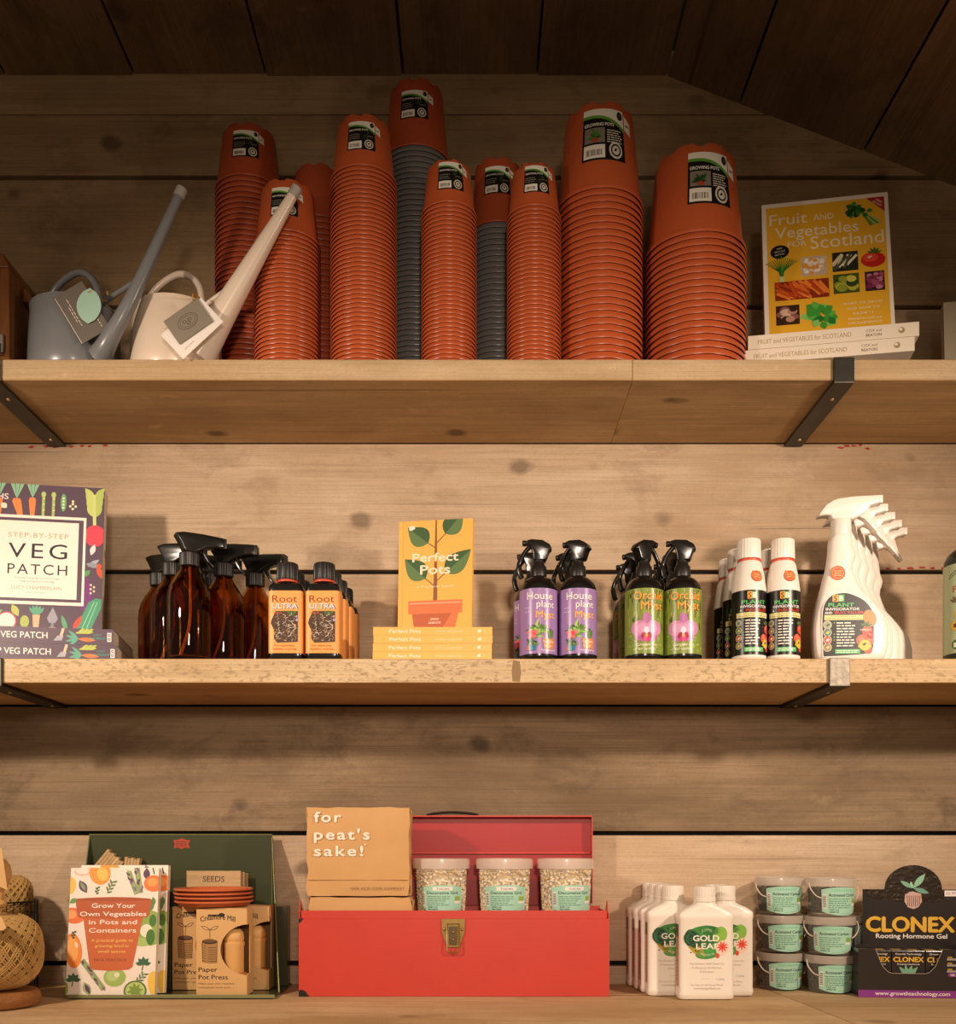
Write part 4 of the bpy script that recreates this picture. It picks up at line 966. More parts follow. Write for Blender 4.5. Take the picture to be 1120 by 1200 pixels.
# ------------------------------------------------------------------ SB bottles
def sb_art(w_, h_, spray=False):
    a = Art(); x0, x1 = -w_ / 2, w_ / 2
    def u(x, y): return (x0 + x * w_, y * h_)
    rnd = random.Random(3)
    if spray:
        out = [(.02, .0), (.80, .035), (.97, .10), (1.0, .25), (1.0, .62), (.93, .78), (.78, .90), (.55, .985), (.40, 1.0), (.22, .975), (.10, .90), (.02, .76), (.0, .5)]
        P = [(p.x, p.y) for p in curve_pts([(x, y, 0) for x, y in out + out[:1]], 4)[:-1]]
        a.poly([u(.5 + (x - .5) * 1.03, .5 + (y - .5) * 1.02) for x, y in P], '#f1e6d8'); a.poly([u(x, y) for x, y in P], '#14110d')
    b0 = 2
    def low(k): it = a.items[-1]; a.items[-1] = it[:4] + (b0 + k,)
    e = 0.0 if spray else 0.13
    a.rect(*u(.20 + e, .865), *u(.315 + e, .975), '#e9a13a'); low(0); a.rect(*u(.315 + e, .865), *u(.43 + e, .975), '#5aa85a'); low(0)
    a.text('S', *u(.258 + e, .880), h_ * .08, '#16120e', bold=.03); low(1); a.text('B', *u(.372 + e, .880), h_ * .08, '#efe6da', bold=.03); low(1)
    a.text('PLANT', *u(.37 + e, .785), h_ * .062, '#57c060', bold=.03, w=w_ * (.62 if not spray else .50)); low(1)
    a.text('INVIGORATOR', *u(.40 + e * .8, .728), h_ * .042, '#efe6da', bold=.03, w=w_ * (.66 if spray else .70)); low(1)
    a.text('AND' if spray else '&', *u(.05 + e * .7, .672), h_ * .038, '#efe6da', 'L', .03); low(1); a.text('BUG KILLER', *u(.53 + e * .3, .672), h_ * .042, '#d8402a', bold=.03, w=w_ * .56); low(1)
    a.rect(*u(.04, .575), *u(.80 + e, .655), '#d9cf8a'); low(0); a.text('Environmentally Friendly', *u(.42 + e * .5, .628), h_ * .016, '#3a3420', bold=.0, w=w_ * .5); low(1); a.text('Pesticide and Growth Stimulant', *u(.42 + e * .5, .592), h_ * .020, '#3a3420', bold=.01, w=w_ * .70); low(1)
    for k, c in enumerate(('#9aa08a', '#5f7a6a', '#b8503f', '#8a7a4a')):
        a.ell(*u(.10, .50 - k * .118), w_ * .085, w_ * .085, '#cfc3a2'); low(0); a.ell(*u(.10, .50 - k * .118), w_ * .072, w_ * .072, c); low(1); a.leaf(*u(.07, .48 - k * .118), w_ * .09, w_ * .05, 30, ('#55603f', '#d8c24a', '#e6d8c8', '#d8c07a')[k]); low(2)
    for k in range(9): a.bars(x0 + .28 * w_, x0 + .66 * w_, [h_ * (.52 - .045 * k)], h_ * .019, '#e6ddd0', .35); low(0)
    for k in (0, 4, 5, 6): a.leaf(*u(.22, .52 - .045 * k), w_ * .045, w_ * .02, 45, '#57c060'); low(0)
    a.rect(*u(.25, .045), *u(.74, .115), '#4fae62'); low(0); a.bars(x0 + .28 * w_, x0 + .70 * w_, [h_ * .085, h_ * .058], h_ * .014, '#cfe6c8', .1); low(1)
    a.ell(*u(.93, .60), w_ * .13, w_ * .17, '#e8803a', 20) if spray else a.ell(*u(.93, .42), w_ * .07, w_ * .16, '#e8803a'); low(0)
    for cx, cy, r_ in ((.88, .40, .115), (.78, .25, .13), (.95, .24, .1), (.9, .10, .09), (.97, .33, .07)):
        a.ell(*u(min(cx, 1 - r_ * .8), cy), w_ * r_ * .9, w_ * r_ * .9, rnd.choice(('#d8452a', '#c93a22', '#e0583a'))); low(1); a.ell(*u(min(cx, 1 - r_ * .8) - .02, cy + .02), w_ * r_ * .4, w_ * r_ * .35, '#e8735a'); low(2)
    for k in range(4): a.leaf(*u(.86, .47), w_ * .13, w_ * .05, 20 + 45 * k, '#4a6a34'); low(3)
    a.ell(*u(.83, .175), w_ * .11, w_ * .11, '#e8b83a'); low(4); a.leaf(*u(.78, .17), w_ * .1, w_ * .05, 30, '#2a2a16'); low(5); a.rect(*u(.70, .14), *u(.96, .17), '#e8b83a'); low(6)
    if spray: a.text('500 ml', *u(.84, .405), h_ * .025, '#f4ece0', bold=.02, w=w_ * .2); low(6)
    return a
def badge(a, cx, cy, r_):
    a.ell(cx, cy, r_, r_, '#e0552c', n=28); a.ell(cx, cy, r_ * .80, r_ * .80, '#e9a05a', n=28); a.ell(cx, cy, r_ * .70, r_ * .70, '#e0552c', n=28)
    a.bars(cx - r_ * .5, cx + r_ * .5, [cy + r_ * .2, cy - r_ * .1, cy - r_ * .4], r_ * .14, '#f0b878', .1)
def sb():
    t = thing('plant_tonic_bottle', '', 'bottle'); r = .0256
    MB().lathe([(r * .92, .0003), (r * .985, .002), (r, .005), (r, .106), (r * .995, .110), (r * .90, .128), (r * .76, .147), (r * .68, .151), (r * .62, .153), (r * .60, .158)], 44).build('bottle', M_WHT, t)
    MB().lathe([(.0172, .152), (.0176, .1535), (.0172, .1555)], 36).build('seal_ring', M_RED, t)
    rings = [[((rr + (.0003 if i % 3 else -.0002)) * math.cos(2 * PI * i / 72), (rr + (.0003 if i % 3 else -.0002)) * math.sin(2 * PI * i / 72), z) for i in range(72)] for z, rr in ((.156, .0175), (.157, .0178), (.184, .0171), (.1858, .0164))]
    MB().loft(rings).build('cap', M_WHT, t, smooth=25)
    seg = 64
    lb = MB().loft([[((r + .0004) * math.cos(2 * PI * i / seg), (r + .0004) * math.sin(2 * PI * i / seg), z) for i in range(seg)] for z in (.0070, .1045)], 0, False, False).build('label', ink('#14110d', .3), t)
    sb_art(.062, .0975).build('label_print', cyl(r + .0004, .0070), lb, step=.003, rough=.3)
    b = Art(); badge(b, .0050, .1275, .0098)
    b.build('round_sticker', lambda x, y, o: ((r * .91 + o - (y - .1275) * .30) * math.sin(x / r), -(r * .91 + o - (y - .1275) * .30) * math.cos(x / r), y), t, step=.003, off=.0006)
    return t
first = sb()
for i, (px, nm) in enumerate(((877.5, 'beside the orchid sprays'), (917, 'beside the white trigger bottles'))):
    for k, Y in enumerate((-.211, -.158, -.105)):
        loc = (X_(px, -.211) + (-.0012 * k), Y, ZM + .0002)
        lab = '%s white bottle with a black label, column %s' % (('front', 'middle', 'rear')[k], nm)
        if i == k == 0: o = first; o.location = loc; o['label'] = lab; o['group'] = 'white plant tonic bottles'
        else: o = copy_tree(first, None, loc, None, lab)
        o.rotation_euler = (0, 0, R((3, -2)[i] - (0, 6, 3)[k]))

# ------------------------------------------------------------------ white trigger spray bottles
def sbspray():
    t = thing('trigger_spray_bottle', '', 'spray bottle')
    prof = [(0.3, 64, 476), (3.4, 50, 490), (10, 42, 502), (21.7, 35, 515), (44.6, 30, 515), (56, 34, 505), (67, 40, 488), (78, 50, 455), (90, 62, 412), (106, 80, 350), (116, 91, 322), (124.6, 100, 305), (138, 115, 292), (147.5, 122, 295), (155, 127, 306), (161, 130, 312), (166, 132, 308), (172, 134, 297), (179.5, 136, 290), (186, 141, 288), (190, 150, 284), (192, 158, 276)]
    rg = []
    for z, l, r_ in prof:
        xl, xr = (l - 250) * .0002287, (r_ - 250) * .0002287
        hd = .0182 if z < 90 else .0182 - (.0182 - .0150) * min(1, (z - 90) / 70)
        if z < 2: hd *= .9
        if z > 180: hd = .0148
        rg.append(ring(z * .001, (xr - xl) / 2, hd, 6 if z < 100 else (4 if z < 130 else 2.6), 48, (xl + xr) / 2))
    MB().loft(rg).build('bottle', M_WHT, t)
    cx = (219 - 250) * .0002287
    MB().lathe([(.0150, .190), (.0156, .1915), (.0152, .212), (.0145, .216)], 36, c=(cx, 0, 0)).build('collar', M_WHT, t)
    o = [(-36.6, 4.6), (-33, 11.4), (-25, 21.7), (-16, 27.5), (-7, 31), (18, 34), (56, 35.5), (56, 23.5), (41, 19.4), (38, 11.4), (25, 3.4), (16, -.5), (-16, -.5), (-18, 6), (-27, 6)]
    MB().prism([(cx + x * .001, .216 + z * .001) for x, z in o], -.0110, .0110).build('trigger_head', M_WHT, t, smooth=30, bevel=.0025, bseg=3)
    MB().box(cx + .053, cx + .0605, -.0095, .0095, .2395, .2515).build('nozzle', M_WHT, t, bevel=.0012)
    lv = [(28, 14), (40, 19), (43, 8), (47, -4), (54, -19), (51, -19.5), (42, -9), (34, 0), (26, 4)]
    MB().prism([(cx + x * .001, .216 + z * .001) for x, z in lv], -.0065, .0065).build('trigger_lever', M_WHT, t, bevel=.0012)
    lb = thing('x', 'x', 'x'); bpy.data.objects.remove(lb)
    a = sb_art(.076, .096, True)
    o = a.build('label', lambda x, y, of: (x - .0023 + y * .0, -.0184 - of, y + .0045), t, rough=.35); o['label'] = 'black printed label with tomatoes'
    b = Art(); badge(b, -.0165, .1315, .0110)
    b.build('round_sticker', lambda x, y, of: (x, -.0166 - of + (y - .1315) * .04, y), t, off=.0003)
    return t
first = sbspray()
for k, (X, Y) in enumerate(((.5690, -.214), (.5930, -.175), (.6205, -.136), (.6480, -.097), (.6740, -.058))):
    loc = (X, Y, ZM + .0002); lab = '%s white trigger spray bottle of the row running back to the wall' % ('foremost', 'second', 'third', 'fourth', 'rearmost')[k]
    if k == 0: o = first; o.location = loc; o['label'] = lab; o['group'] = 'white trigger spray bottles'
    else: o = copy_tree(first, None, loc, None, lab)
    o.rotation_euler = (0, 0, R(-3))

# ------------------------------------------------------------------ plant food bottle cut by the frame
Y = -.195; r = .036
t = thing('plant_food_bottle', 'dark bottle with a sage green sunflower label at the end of the shelf', 'bottle', (X_(1107.5, Y) + r, Y, ZM + .0002))
MB().lathe([(r * .95, .0003), (r, .004), (r, .148), (r * .97, .158), (r * .85, .168), (r * .6, .176), (r * .4, .180), (r * .38, .19)], 44).build('bottle', mat('dark_green_plastic', '#2a2f22', .3), t)
MB().lathe([(.017, .188), (.0172, .19), (.0165, .214), (.015, .216)], 32).build('cap', M_BLK2, t)
lb = MB().loft([[((r + .0004) * math.cos(2 * PI * i / 64), (r + .0004) * math.sin(2 * PI * i / 64), z) for i in range(64)] for z in (.013, .150)], 0, False, False).build('label', ink('#a9b48a', .4), t)
a = Art(); xx = -.0385
a.line([(xx - .008, .132), (xx + .02, .150)], .0012, '#2f3a22'); a.line([(xx - .008, .128), (xx + .02, .1455)], .0012, '#2f3a22')
a.text('C', xx + .006, .130, .009, '#a83a2a', 'L', .01); a.text('Fe', xx - .001, .106, .0100, '#a83a2a', 'L', .02)
for k in range(5): a.leaf(xx + .004, .090, .012, .004, 20 + k * 32, '#6a5a3a')
for cx, cy, rr in ((xx + .010, .072, .010), (xx + .004, .055, .009), (xx + .016, .052, .010)):
    for k in range(12): a.leaf(cx, cy, rr, rr * .4, k * 30, '#e3a52a')
    a.ell(cx, cy, rr * .38, rr * .38, '#5a3418')
a.ell(xx + .004, .026, .0075, .0075, '#4a6a3a'); a.rect(xx, .022, xx + .008, .029, '#dfe0c0')
a.build('label_print', cyl(r + .0004), lb, step=.003, rough=.4)

# ================================================================== COUNTER
# ------------------------------------------------------------------ red toolbox
M_REDP = mat('worn_red_paint', '#c63e31', 0.36, noise=0.10, nscale=14, coat=0.25)
M_REDIN = mat('dark_red_paint', '#a81f20', 0.42, noise=0.10, nscale=14)
M_BRASS = mat('aged_brass', '#a88a52', 0.35, 0.9, noise=0.3, nscale=80)
M_BLKM = mat('black_corner_metal', '#2a2420', 0.5, 0.4)
YF = -.145; bx0, bx1 = X_(350, YF), X_(714, YF); BXC = (bx0 + bx1) / 2; BW = (bx1 - bx0) / 2
BH, BD = .138, .122
t = thing('toolbox', 'red metal toolbox standing open with its lid up and a brass latch', 'toolbox', (BXC, YF, 0))
tk = .0016
mb = MB().box(-BW, BW, 0, tk, .0005, BH - .013).box(-BW, BW, BD - tk, BD, .0005, BH).box(-BW, -BW + tk, tk, BD - tk, .0005, BH - .004).box(BW - tk, BW, tk, BD - tk, .0005, BH - .004).box(-BW + tk, BW - tk, tk, BD - tk, .0005, .003)
mb.build('body', M_REDP, t, smooth=0)
MB().box(-BW + .004, BW - .004, -.0004, .0022, BH - .0135, BH).build('rim_band', M_REDP, t, smooth=0, bevel=.0006)
for s_ in (-1, 1):
    MB().prism([(0, 0), (.030, 0), (.026, .004), (.012, .020), (.006, .021), (0, .004)], 0, .0014, M=Matrix.Translation((s_ * (BW - .0012), .004, BH - .006)) @ Matrix.Rotation(R(90), 4, 'Z')).build('side_tab', M_REDP, t, smooth=0)
    if s_ < 0: MB().prism([(0, 0), (.017, 0), (.010, .009), (.003, .011), (0, .009)], -.0005, .0006, M=Matrix.Translation((-BW, 0, .0004))).build('corner_cap', M_BLKM, t, smooth=0)
MB().prism([(0, 0), (.008, .0012), (.007, -.0005), (.001, -.007), (0, -.006)], -.0005, .0006, M=Matrix.Translation((-BW, 0, BH - .0135))).build('corner_cap', M_BLKM, t, smooth=0)
# inner tray that carries the tubs
MB().box(-.085 - BXC, BW - .004, .004, BD - .004, .1195, .1220).build('inner_tray', M_REDIN, t, smooth=0)
# lid standing up at the back
LZ0, LZ1, LW = BH + .001, Z_(956, -.018), BW - .0150
lid = MB().box(-LW, LW, .1235, .1250, LZ0, LZ1).build('lid', M_REDIN, t, smooth=0)
MB().prism([(-LW, 0), (LW, 0), (LW, .0025), (-LW, .0025)], .1020, .1235, M=Matrix.Translation((0, 0, LZ1 - .0025))).build('lid_edge', M_REDP, lid, smooth=0, bevel=.0005)
for s_ in (-1, 1): MB().box(s_ * LW - .0008, s_ * LW + .0008, .1050, .1235, LZ0 + .004, LZ1 - .003).build('lid_edge', M_REDP, lid, smooth=0)
MB().prism([(0, 0), (.016, .070), (0, .070)], -LW + .002, LW - .002, M=Matrix(((0, 1, 0, 0), (1, 0, 0, .1075), (0, 0, 1, LZ1 - .073), (0, 0, 0, 1)))).build('lid_panel', M_REDP, lid, smooth=0) if False else None
MB().box(-LW + .001, LW - .001, .1190, .1233, LZ1 - .066, LZ1 - .062).build('lid_crease', M_REDP, lid, smooth=0, bevel=.001)
MB().tube(curve_pts([(-.045, .128, LZ1 + .001), (-.03, .128, LZ1 + .004), (.0, .128, LZ1 + .006), (.03, .128, LZ1 + .004), (.045, .128, LZ1 + .001)], 5), .0022, 8).build('carry_handle', M_BLKM, lid, loc=(X_(530, -.02) - BXC, 0, 0))
lx = X_(531, YF) - BXC
lt_ = MB().prism([(-.019, .125), (.019, .125), (.0185, .103), (.010, .079), (-.010, .079), (-.0185, .103)], -.0022, -.0002).build('latch', M_BRASS, t, smooth=0, bevel=.0005, loc=(lx, 0, 0))
MB().tube([(-.0095, -.005, .117), (.0095, -.005, .117), (.0105, -.006, .075), (.008, -.0065, .0715), (-.008, -.0065, .0715), (-.0105, -.006, .075)], .0013, 8, closed=True).build('wire_loop', M_BRASS, lt_)
MB().prism([(-.007, .113), (.007, .113), (.006, .084), (-.006, .084)], -.0060, -.0022).build('latch_plate', mat('dark_latch_steel', '#6a5a40', .4, .8), lt_, smooth=0, bevel=.0008)
for xx, zz in ((-.0145, .108), (.0145, .108), (0, .104), (0, .092)): MB().sphere((xx, -.0024 if xx else -.006, zz), .0026, 10, 6).build('rivet', M_BRASS, lt_)

# ------------------------------------------------------------------ peat-free compost packs
M_KRAFT = mat('kraft_paper', '#c99b62', 0.6, noise=0.10, nscale=18, bump=0.25)
def pack(label, z0, seed, printed, xo=0.0, hgt=.1435):
    rnd = random.Random(seed); w_, d_, h_ = .1660, .055, hgt
    t = thing('compost_pack', label, 'pack', (X_(420, -.136) + xo, -.1385, z0))
    bm = bmesh.new(); bmesh.ops.create_cube(bm, size=1)
    bmesh.ops.subdivide_edges(bm, edges=bm.edges[:], cuts=9, use_grid_fill=True)
    for v in bm.verts:
        x, y, z = v.co
        e = max(abs(x), abs(z)); rr = 1.0
        px, pz = x * w_, z * h_
        if abs(x) > .42 and abs(y) > .3: px *= 1 - .012 * (1 + rnd.random())
        if abs(z) > .42 and abs(y) > .3: pz *= 1 - .010 * rnd.random()
        bulge = (1 - (2 * x) ** 4) * (1 - (2 * z) ** 4)
        py = y * d_ * (0.93 + .07 * bulge) + rnd.uniform(-.0006, .0006)
        if abs(x) > .49: px += rnd.uniform(-.0028, .0015)
        if z > .49: pz += rnd.uniform(-.0015, .0005)
        v.co = (px, py + d_ / 2 + .0005, pz + h_ / 2 + .0004 * (0 if z < -.49 else 0))
    mb = MB(); mb.bm.free(); mb.bm = bm
    o = mb.build('paper_wrap', M_KRAFT, t, smooth=50)
    # folded end flaps
    for s_ in (-1, 1):
        MB().prism([(-.022, -.0), (.022, -.0), (.0, .030)], 0, .0012, M=Matrix.Translation((s_ * (w_ / 2 + .0012), d_ / 2 + .0005, .004)) @ Matrix.Rotation(R(90 * s_), 4, 'Z')).build('end_flap', M_KRAFT, t, smooth=0)
        MB().prism([(-.024, 0), (.024, 0), (.020, -.046), (-.016, -.040)], 0, .0014, M=Matrix.Translation((s_ * (w_ / 2 + .0020), d_ / 2 + .0005, h_ - .006)) @ Matrix.Rotation(R(90 * s_), 4, 'Z') @ Matrix.Rotation(R(4), 4, 'X')).build('end_flap', M_KRAFT, t, smooth=0)
    MB().box(-w_ / 2 + .002, w_ / 2 - .002, -.0006, .0006, .0262, .0270).build('wrap_fold', M_KRAFT, t, smooth=0)
    if printed:
        a = Art(); c = '#f3e3d0'; xl = -w_ / 2 + .0125
        a.text('for', xl, .1195, .0165, c, 'L', .035, sp=1.22, w=.0425); a.text("peat's", xl, .0915, .0165, c, 'L', .035, sp=1.22, w=.0885); a.text('sake!', xl, .0650, .0165, c, 'L', .035, sp=1.22, w=.0780)
        a.ell(xl + .0815, .083, .0016, .0016, c); a.ell(xl + .0815, .083, .0009, .0009, '#c99b62')
        a.text('100% ECO COIR COMPOST', .0745, .0105, .0042, '#5d4426', 'R', .0, sp=1.25, w=.0870)
        a.build('print', front(-.0012), t, rough=.6)
    return t
pack('kraft paper compost pack half sunk in the toolbox, under the printed one', .0035, 3, False, .0035, .1555)
pack('kraft paper compost pack printed in white, standing on another pack in the toolbox', .1605, 8, True, 0)

# ------------------------------------------------------------------ grit tubs
def clearp(name, col, alpha, rough=.25):
    if name in MATS: return MATS[name]
    m = bpy.data.materials.new(name); m.use_nodes = True; nt = m.node_tree; N = nt.nodes; b = N['Principled BSDF']
    b.inputs['Base Color'].default_value = hexc(col); b.inputs['Roughness'].default_value = rough
    b.inputs['Alpha'].default_value = alpha; b.inputs['Coat Weight'].default_value = .5; b.inputs['Coat Roughness'].default_value = .1
    MATS[name] = m; return m
M_CLEAR = clearp('clear_tub_plastic', '#f4eadc', .09)
M_FROST = clearp('frosted_lid_plastic', '#efdccb', .55)
def pebbles(cols, zr, r0, r1, h_, n, size, seed):
    """granules filling the tub, one mesh that nobody could count"""
    rnd = random.Random(seed); bm = bmesh.new()
    ico = bmesh.new(); bmesh.ops.create_icosphere(ico, subdivisions=1, radius=1.0)
    base = [v.co.copy() for v in ico.verts]; fac = [[v.index for v in f.verts] for f in ico.faces]; ico.free()
    for k in range(n):
        z = zr[0] + (zr[1] - zr[0]) * rnd.random(); top = k % 6 == 0
        rad = r0 + (r1 - r0) * z / h_; an = rnd.uniform(0, 2 * PI); s_ = size * rnd.uniform(.75, 1.2)
        q = rad - s_ * rnd.uniform(1.02, 1.35)
        if top: z = zr[1] - rnd.uniform(0, s_); q *= math.sqrt(rnd.random())
        M_ = Matrix.Translation((q * math.cos(an), q * math.sin(an), z)) @ Matrix.Rotation(rnd.uniform(0, 6), 4, 'X') @ Matrix.Rotation(rnd.uniform(0, 6), 4, 'Z') @ Matrix.Diagonal((s_, s_ * rnd.uniform(.7, 1), s_ * rnd.uniform(.6, .9), 1))
        vs = [bm.verts.new(M_ @ (c * rnd.uniform(.85, 1.1))) for c in base]; mi = rnd.randrange(len(cols))
        for f in fac: bm.faces.new([vs[i] for i in f]).material_index = mi
    mb = MB(); mb.bm.free(); mb.bm = bm
    # core so that no light leaks through
    rr0 = r0 - size * 2.2; rr1 = r0 + (r1 - r0) * zr[1] / h_ - size * 2.2
    mb.lathe([(rr0, zr[0]), (rr1, zr[1] - size)], 24, len(cols) - 1)
    return mb
def tub_label(a, w_, h_, head, title, sub, dark, hc):
    P = []
    for k in range(9): P.append((-w_ / 2 + w_ * k / 8, h_ * (.90 + .10 * (1 - ((k - 4) / 4) ** 2))))
    for k in range(8, -1, -1): P.append((-w_ / 2 + w_ * k / 8, h_ * (.13 * ((k - 4) / 4) ** 2)))
    a.poly(P, '#a9d6bd')
    if head: a.rect(-w_ * .20, h_ * .80, w_ * .24, h_ * .93, '#efe8dc'); a.text('TUSCAN', w_ * .02, h_ * .825, h_ * .07, '#3a3468', bold=.012, w=w_ * .26)
    else: a.text('TERRARIUM', -w_ * .03, h_ * .84, h_ * .075, hc, sp=1.2, w=w_ * .50)
    a.text(title, -w_ * .34, h_ * .665, h_ * .105, dark, 'L', .022, w=w_ * .72)
    a.bars(-w_ * .34, w_ * .26, [h_ * (.56 - .075 * k) for k in range(5)], h_ * .03, '#5f8a76', .35)
    a.rect(-w_ * .475, h_ * .24, -w_ * .385, h_ * .74, '#efe8dc'); 
    for k in range(9): a.rect(-w_ * .468, h_ * (.28 + .048 * k), -w_ * .395, h_ * (.28 + .048 * k + .026), '#4a4640')
    a.rect(w_ * .30, h_ * .42, w_ * .44, h_ * .58, '#8fb54a'); a.rect(w_ * .29, h_ * .33, w_ * .45, h_ * .42, '#efe4dc')
    a.text(sub, -w_ * .32, h_ * .165, h_ * .07, dark, 'L', .015, w=w_ * .22); a.bars(-w_ * .32, -w_ * .08, [h_ * .10], h_ * .035, '#4a6a5c', .1)
    a.line([(-w_ * .05, h_ * .06), (w_ * .2, h_ * .075), (w_ * .40, h_ * .17)], h_ * .012, '#6fae92')
M_GR = [mat('grit_cream', '#f2e4c4', .6), mat('grit_yellow', '#ecc670', .6), mat('grit_white', '#f8f0e2', .6), mat('grit_pale', '#d9c8a8', .6), mat('grit_shade', '#c9b48c', .8)]
def grit_tub():
    t = thing('grit_tub', '', 'tub'); rb, rt, h_ = .0400, .0445, .0935
    MB().lathe([(rb - .002, .0003), (rb, .0015), (rt, h_), (rt - .001, h_), (rb - .001, .003), (.001, .003)], 48).build('tub', M_CLEAR, t)
    MB().lathe([(rt + .0008, h_ - .0125), (rt + .0030, h_ - .0120), (rt + .0032, h_ - .0020), (rt + .0026, h_ + .0035), (rt + .0012, h_ + .0045), (rt - .0008, h_ + .0035), (rt - .003, h_ + .001), (.001, h_ + .001)], 48, cap0=False).build('lid', M_FROST, t)
    o = pebbles(M_GR, (.006, h_ - .014), rb, rt, h_, 1250, .0029, 11).build('grit', M_GR, t, smooth=0); o['kind'] = 'stuff'
    a = Art(); tub_label(a, .071, .0450, True, 'Decorative Grit', '300 ml', '#2a3a34', '')
    zl = .0105
    o = a.build('label', lambda x, y, of: (lambda rr, an: (rr * math.sin(an), -rr * math.cos(an), zl + y))(rb + (rt - rb) * (zl + y) / h_ + of, x / rb), t, step=.003, off=.0004, rough=.35); o['label'] = 'pale green printed label'
    return t
first = grit_tub()
for k, (px, nm, yaw) in enumerate(((517, 'beside the compost packs', 3), (591, 'in the middle of three', 1), (662.5, 'by the end of the toolbox', 14))):
    Y = -.0815; loc = (X_(px, Y), Y, .1224); lab = 'clear tub of decorative grit in the toolbox, ' + nm
    if k == 0: o = first; o.location = loc; o['label'] = lab; o['group'] = 'grit tubs in the toolbox'
    else: o = copy_tree(first, None, loc, None, lab)
    o.rotation_euler = (0, 0, R(yaw))

# ------------------------------------------------------------------ activated carbon tubs
M_CB = [mat('carbon_black', '#1c1a18', .5), mat('carbon_grey', '#34302c', .5), mat('carbon_dark', '#0f0e0d', .6)]
M_CLEAR2 = clearp('clear_carbon_tub', '#e9ddcd', .08)
def carbon_tub():
    t = thing('carbon_tub', '', 'tub'); rb, rt, h_ = .0345, .0385, .0580
    MB().lathe([(rb - .002, .0003), (rb, .0015), (rt, h_), (rt - .001, h_), (rb - .001, .003), (.001, .003)], 48).build('tub', M_CLEAR2, t)
    MB().lathe([(rt + .0006, h_ - .0095), (rt + .0026, h_ - .0090), (rt + .0028, h_ - .0010), (rt + .0022, h_ + .0035), (rt + .0008, h_ + .0042), (rt - .0010, h_ + .0030), (rt - .003, h_ + .001), (.001, h_ + .001)], 48, cap0=False).build('lid', clearp('frosted_carbon_lid', '#d9cdbd', .5), t)
    o = pebbles(M_CB, (.005, h_ - .012), rb, rt, h_, 420, .0022, 13).build('carbon', M_CB, t, smooth=0); o['kind'] = 'stuff'
    a = Art(); tub_label(a, .064, .0465, False, 'Activated Carbon', '160 ml', '#22302a', '#57b890'); zl = .0020
    o = a.build('label', lambda x, y, of: (lambda rr, an: (rr * math.sin(an), -rr * math.cos(an), zl + y))(rb + (rt - rb) * (zl + y) / h_ + of, x / rb), t, step=.003, off=.0004, rough=.35); o['label'] = 'pale green printed label'
    s_ = rt + .0032
    MB().tube(curve_pts([(s_, -.004, h_ - .004), (s_ + .001, -.012, h_ - .014), (s_ - .004, -.019, h_ - .024), (s_ - .012, -.028, h_ - .030)], 5), .0011, 8).build('handle', M_FROST, t)
    MB().tube(curve_pts([(-s_, -.004, h_ - .004), (-s_ - .001, -.012, h_ - .014), (-s_ + .004, -.019, h_ - .024), (-s_ + .010, -.026, h_ - .028)], 5), .0011, 8).build('handle', M_FROST, t)
    return t
first = carbon_tub(); n_ = 0
for c_, (px, Y, nm, lv, dx) in enumerate(((913.5, -.052, 'in the stack beside the white bottles', 3, 0), (972, -.088, 'in the stack beside the black display', 3, 0), (972, -.0435, 'in the short stack behind the black display', 2, .0705))):
    for k in range(lv):
        x = X_(px, -.052 if c_ == 0 else -.088) + dx + (0, .0015, -.001)[k] + (0, -.0012, .0016)[k] * c_
        loc = (x, Y - .001 * k, .0004 + k * .0630)
        lab = '%s clear tub of black carbon %s' % ((('bottom', 'middle', 'top') if lv == 3 else ('lower', 'upper'))[k], nm)
        if n_ == 0: o = first; o.location = loc; o['label'] = lab; o['group'] = 'stacked activated carbon tubs'
        else: o = copy_tree(first, None, loc, None, lab)
        o.rotation_euler = (0, 0, R(((9, 4, 2), (6, -10, 12), (8, 15))[c_][k])); n_ += 1

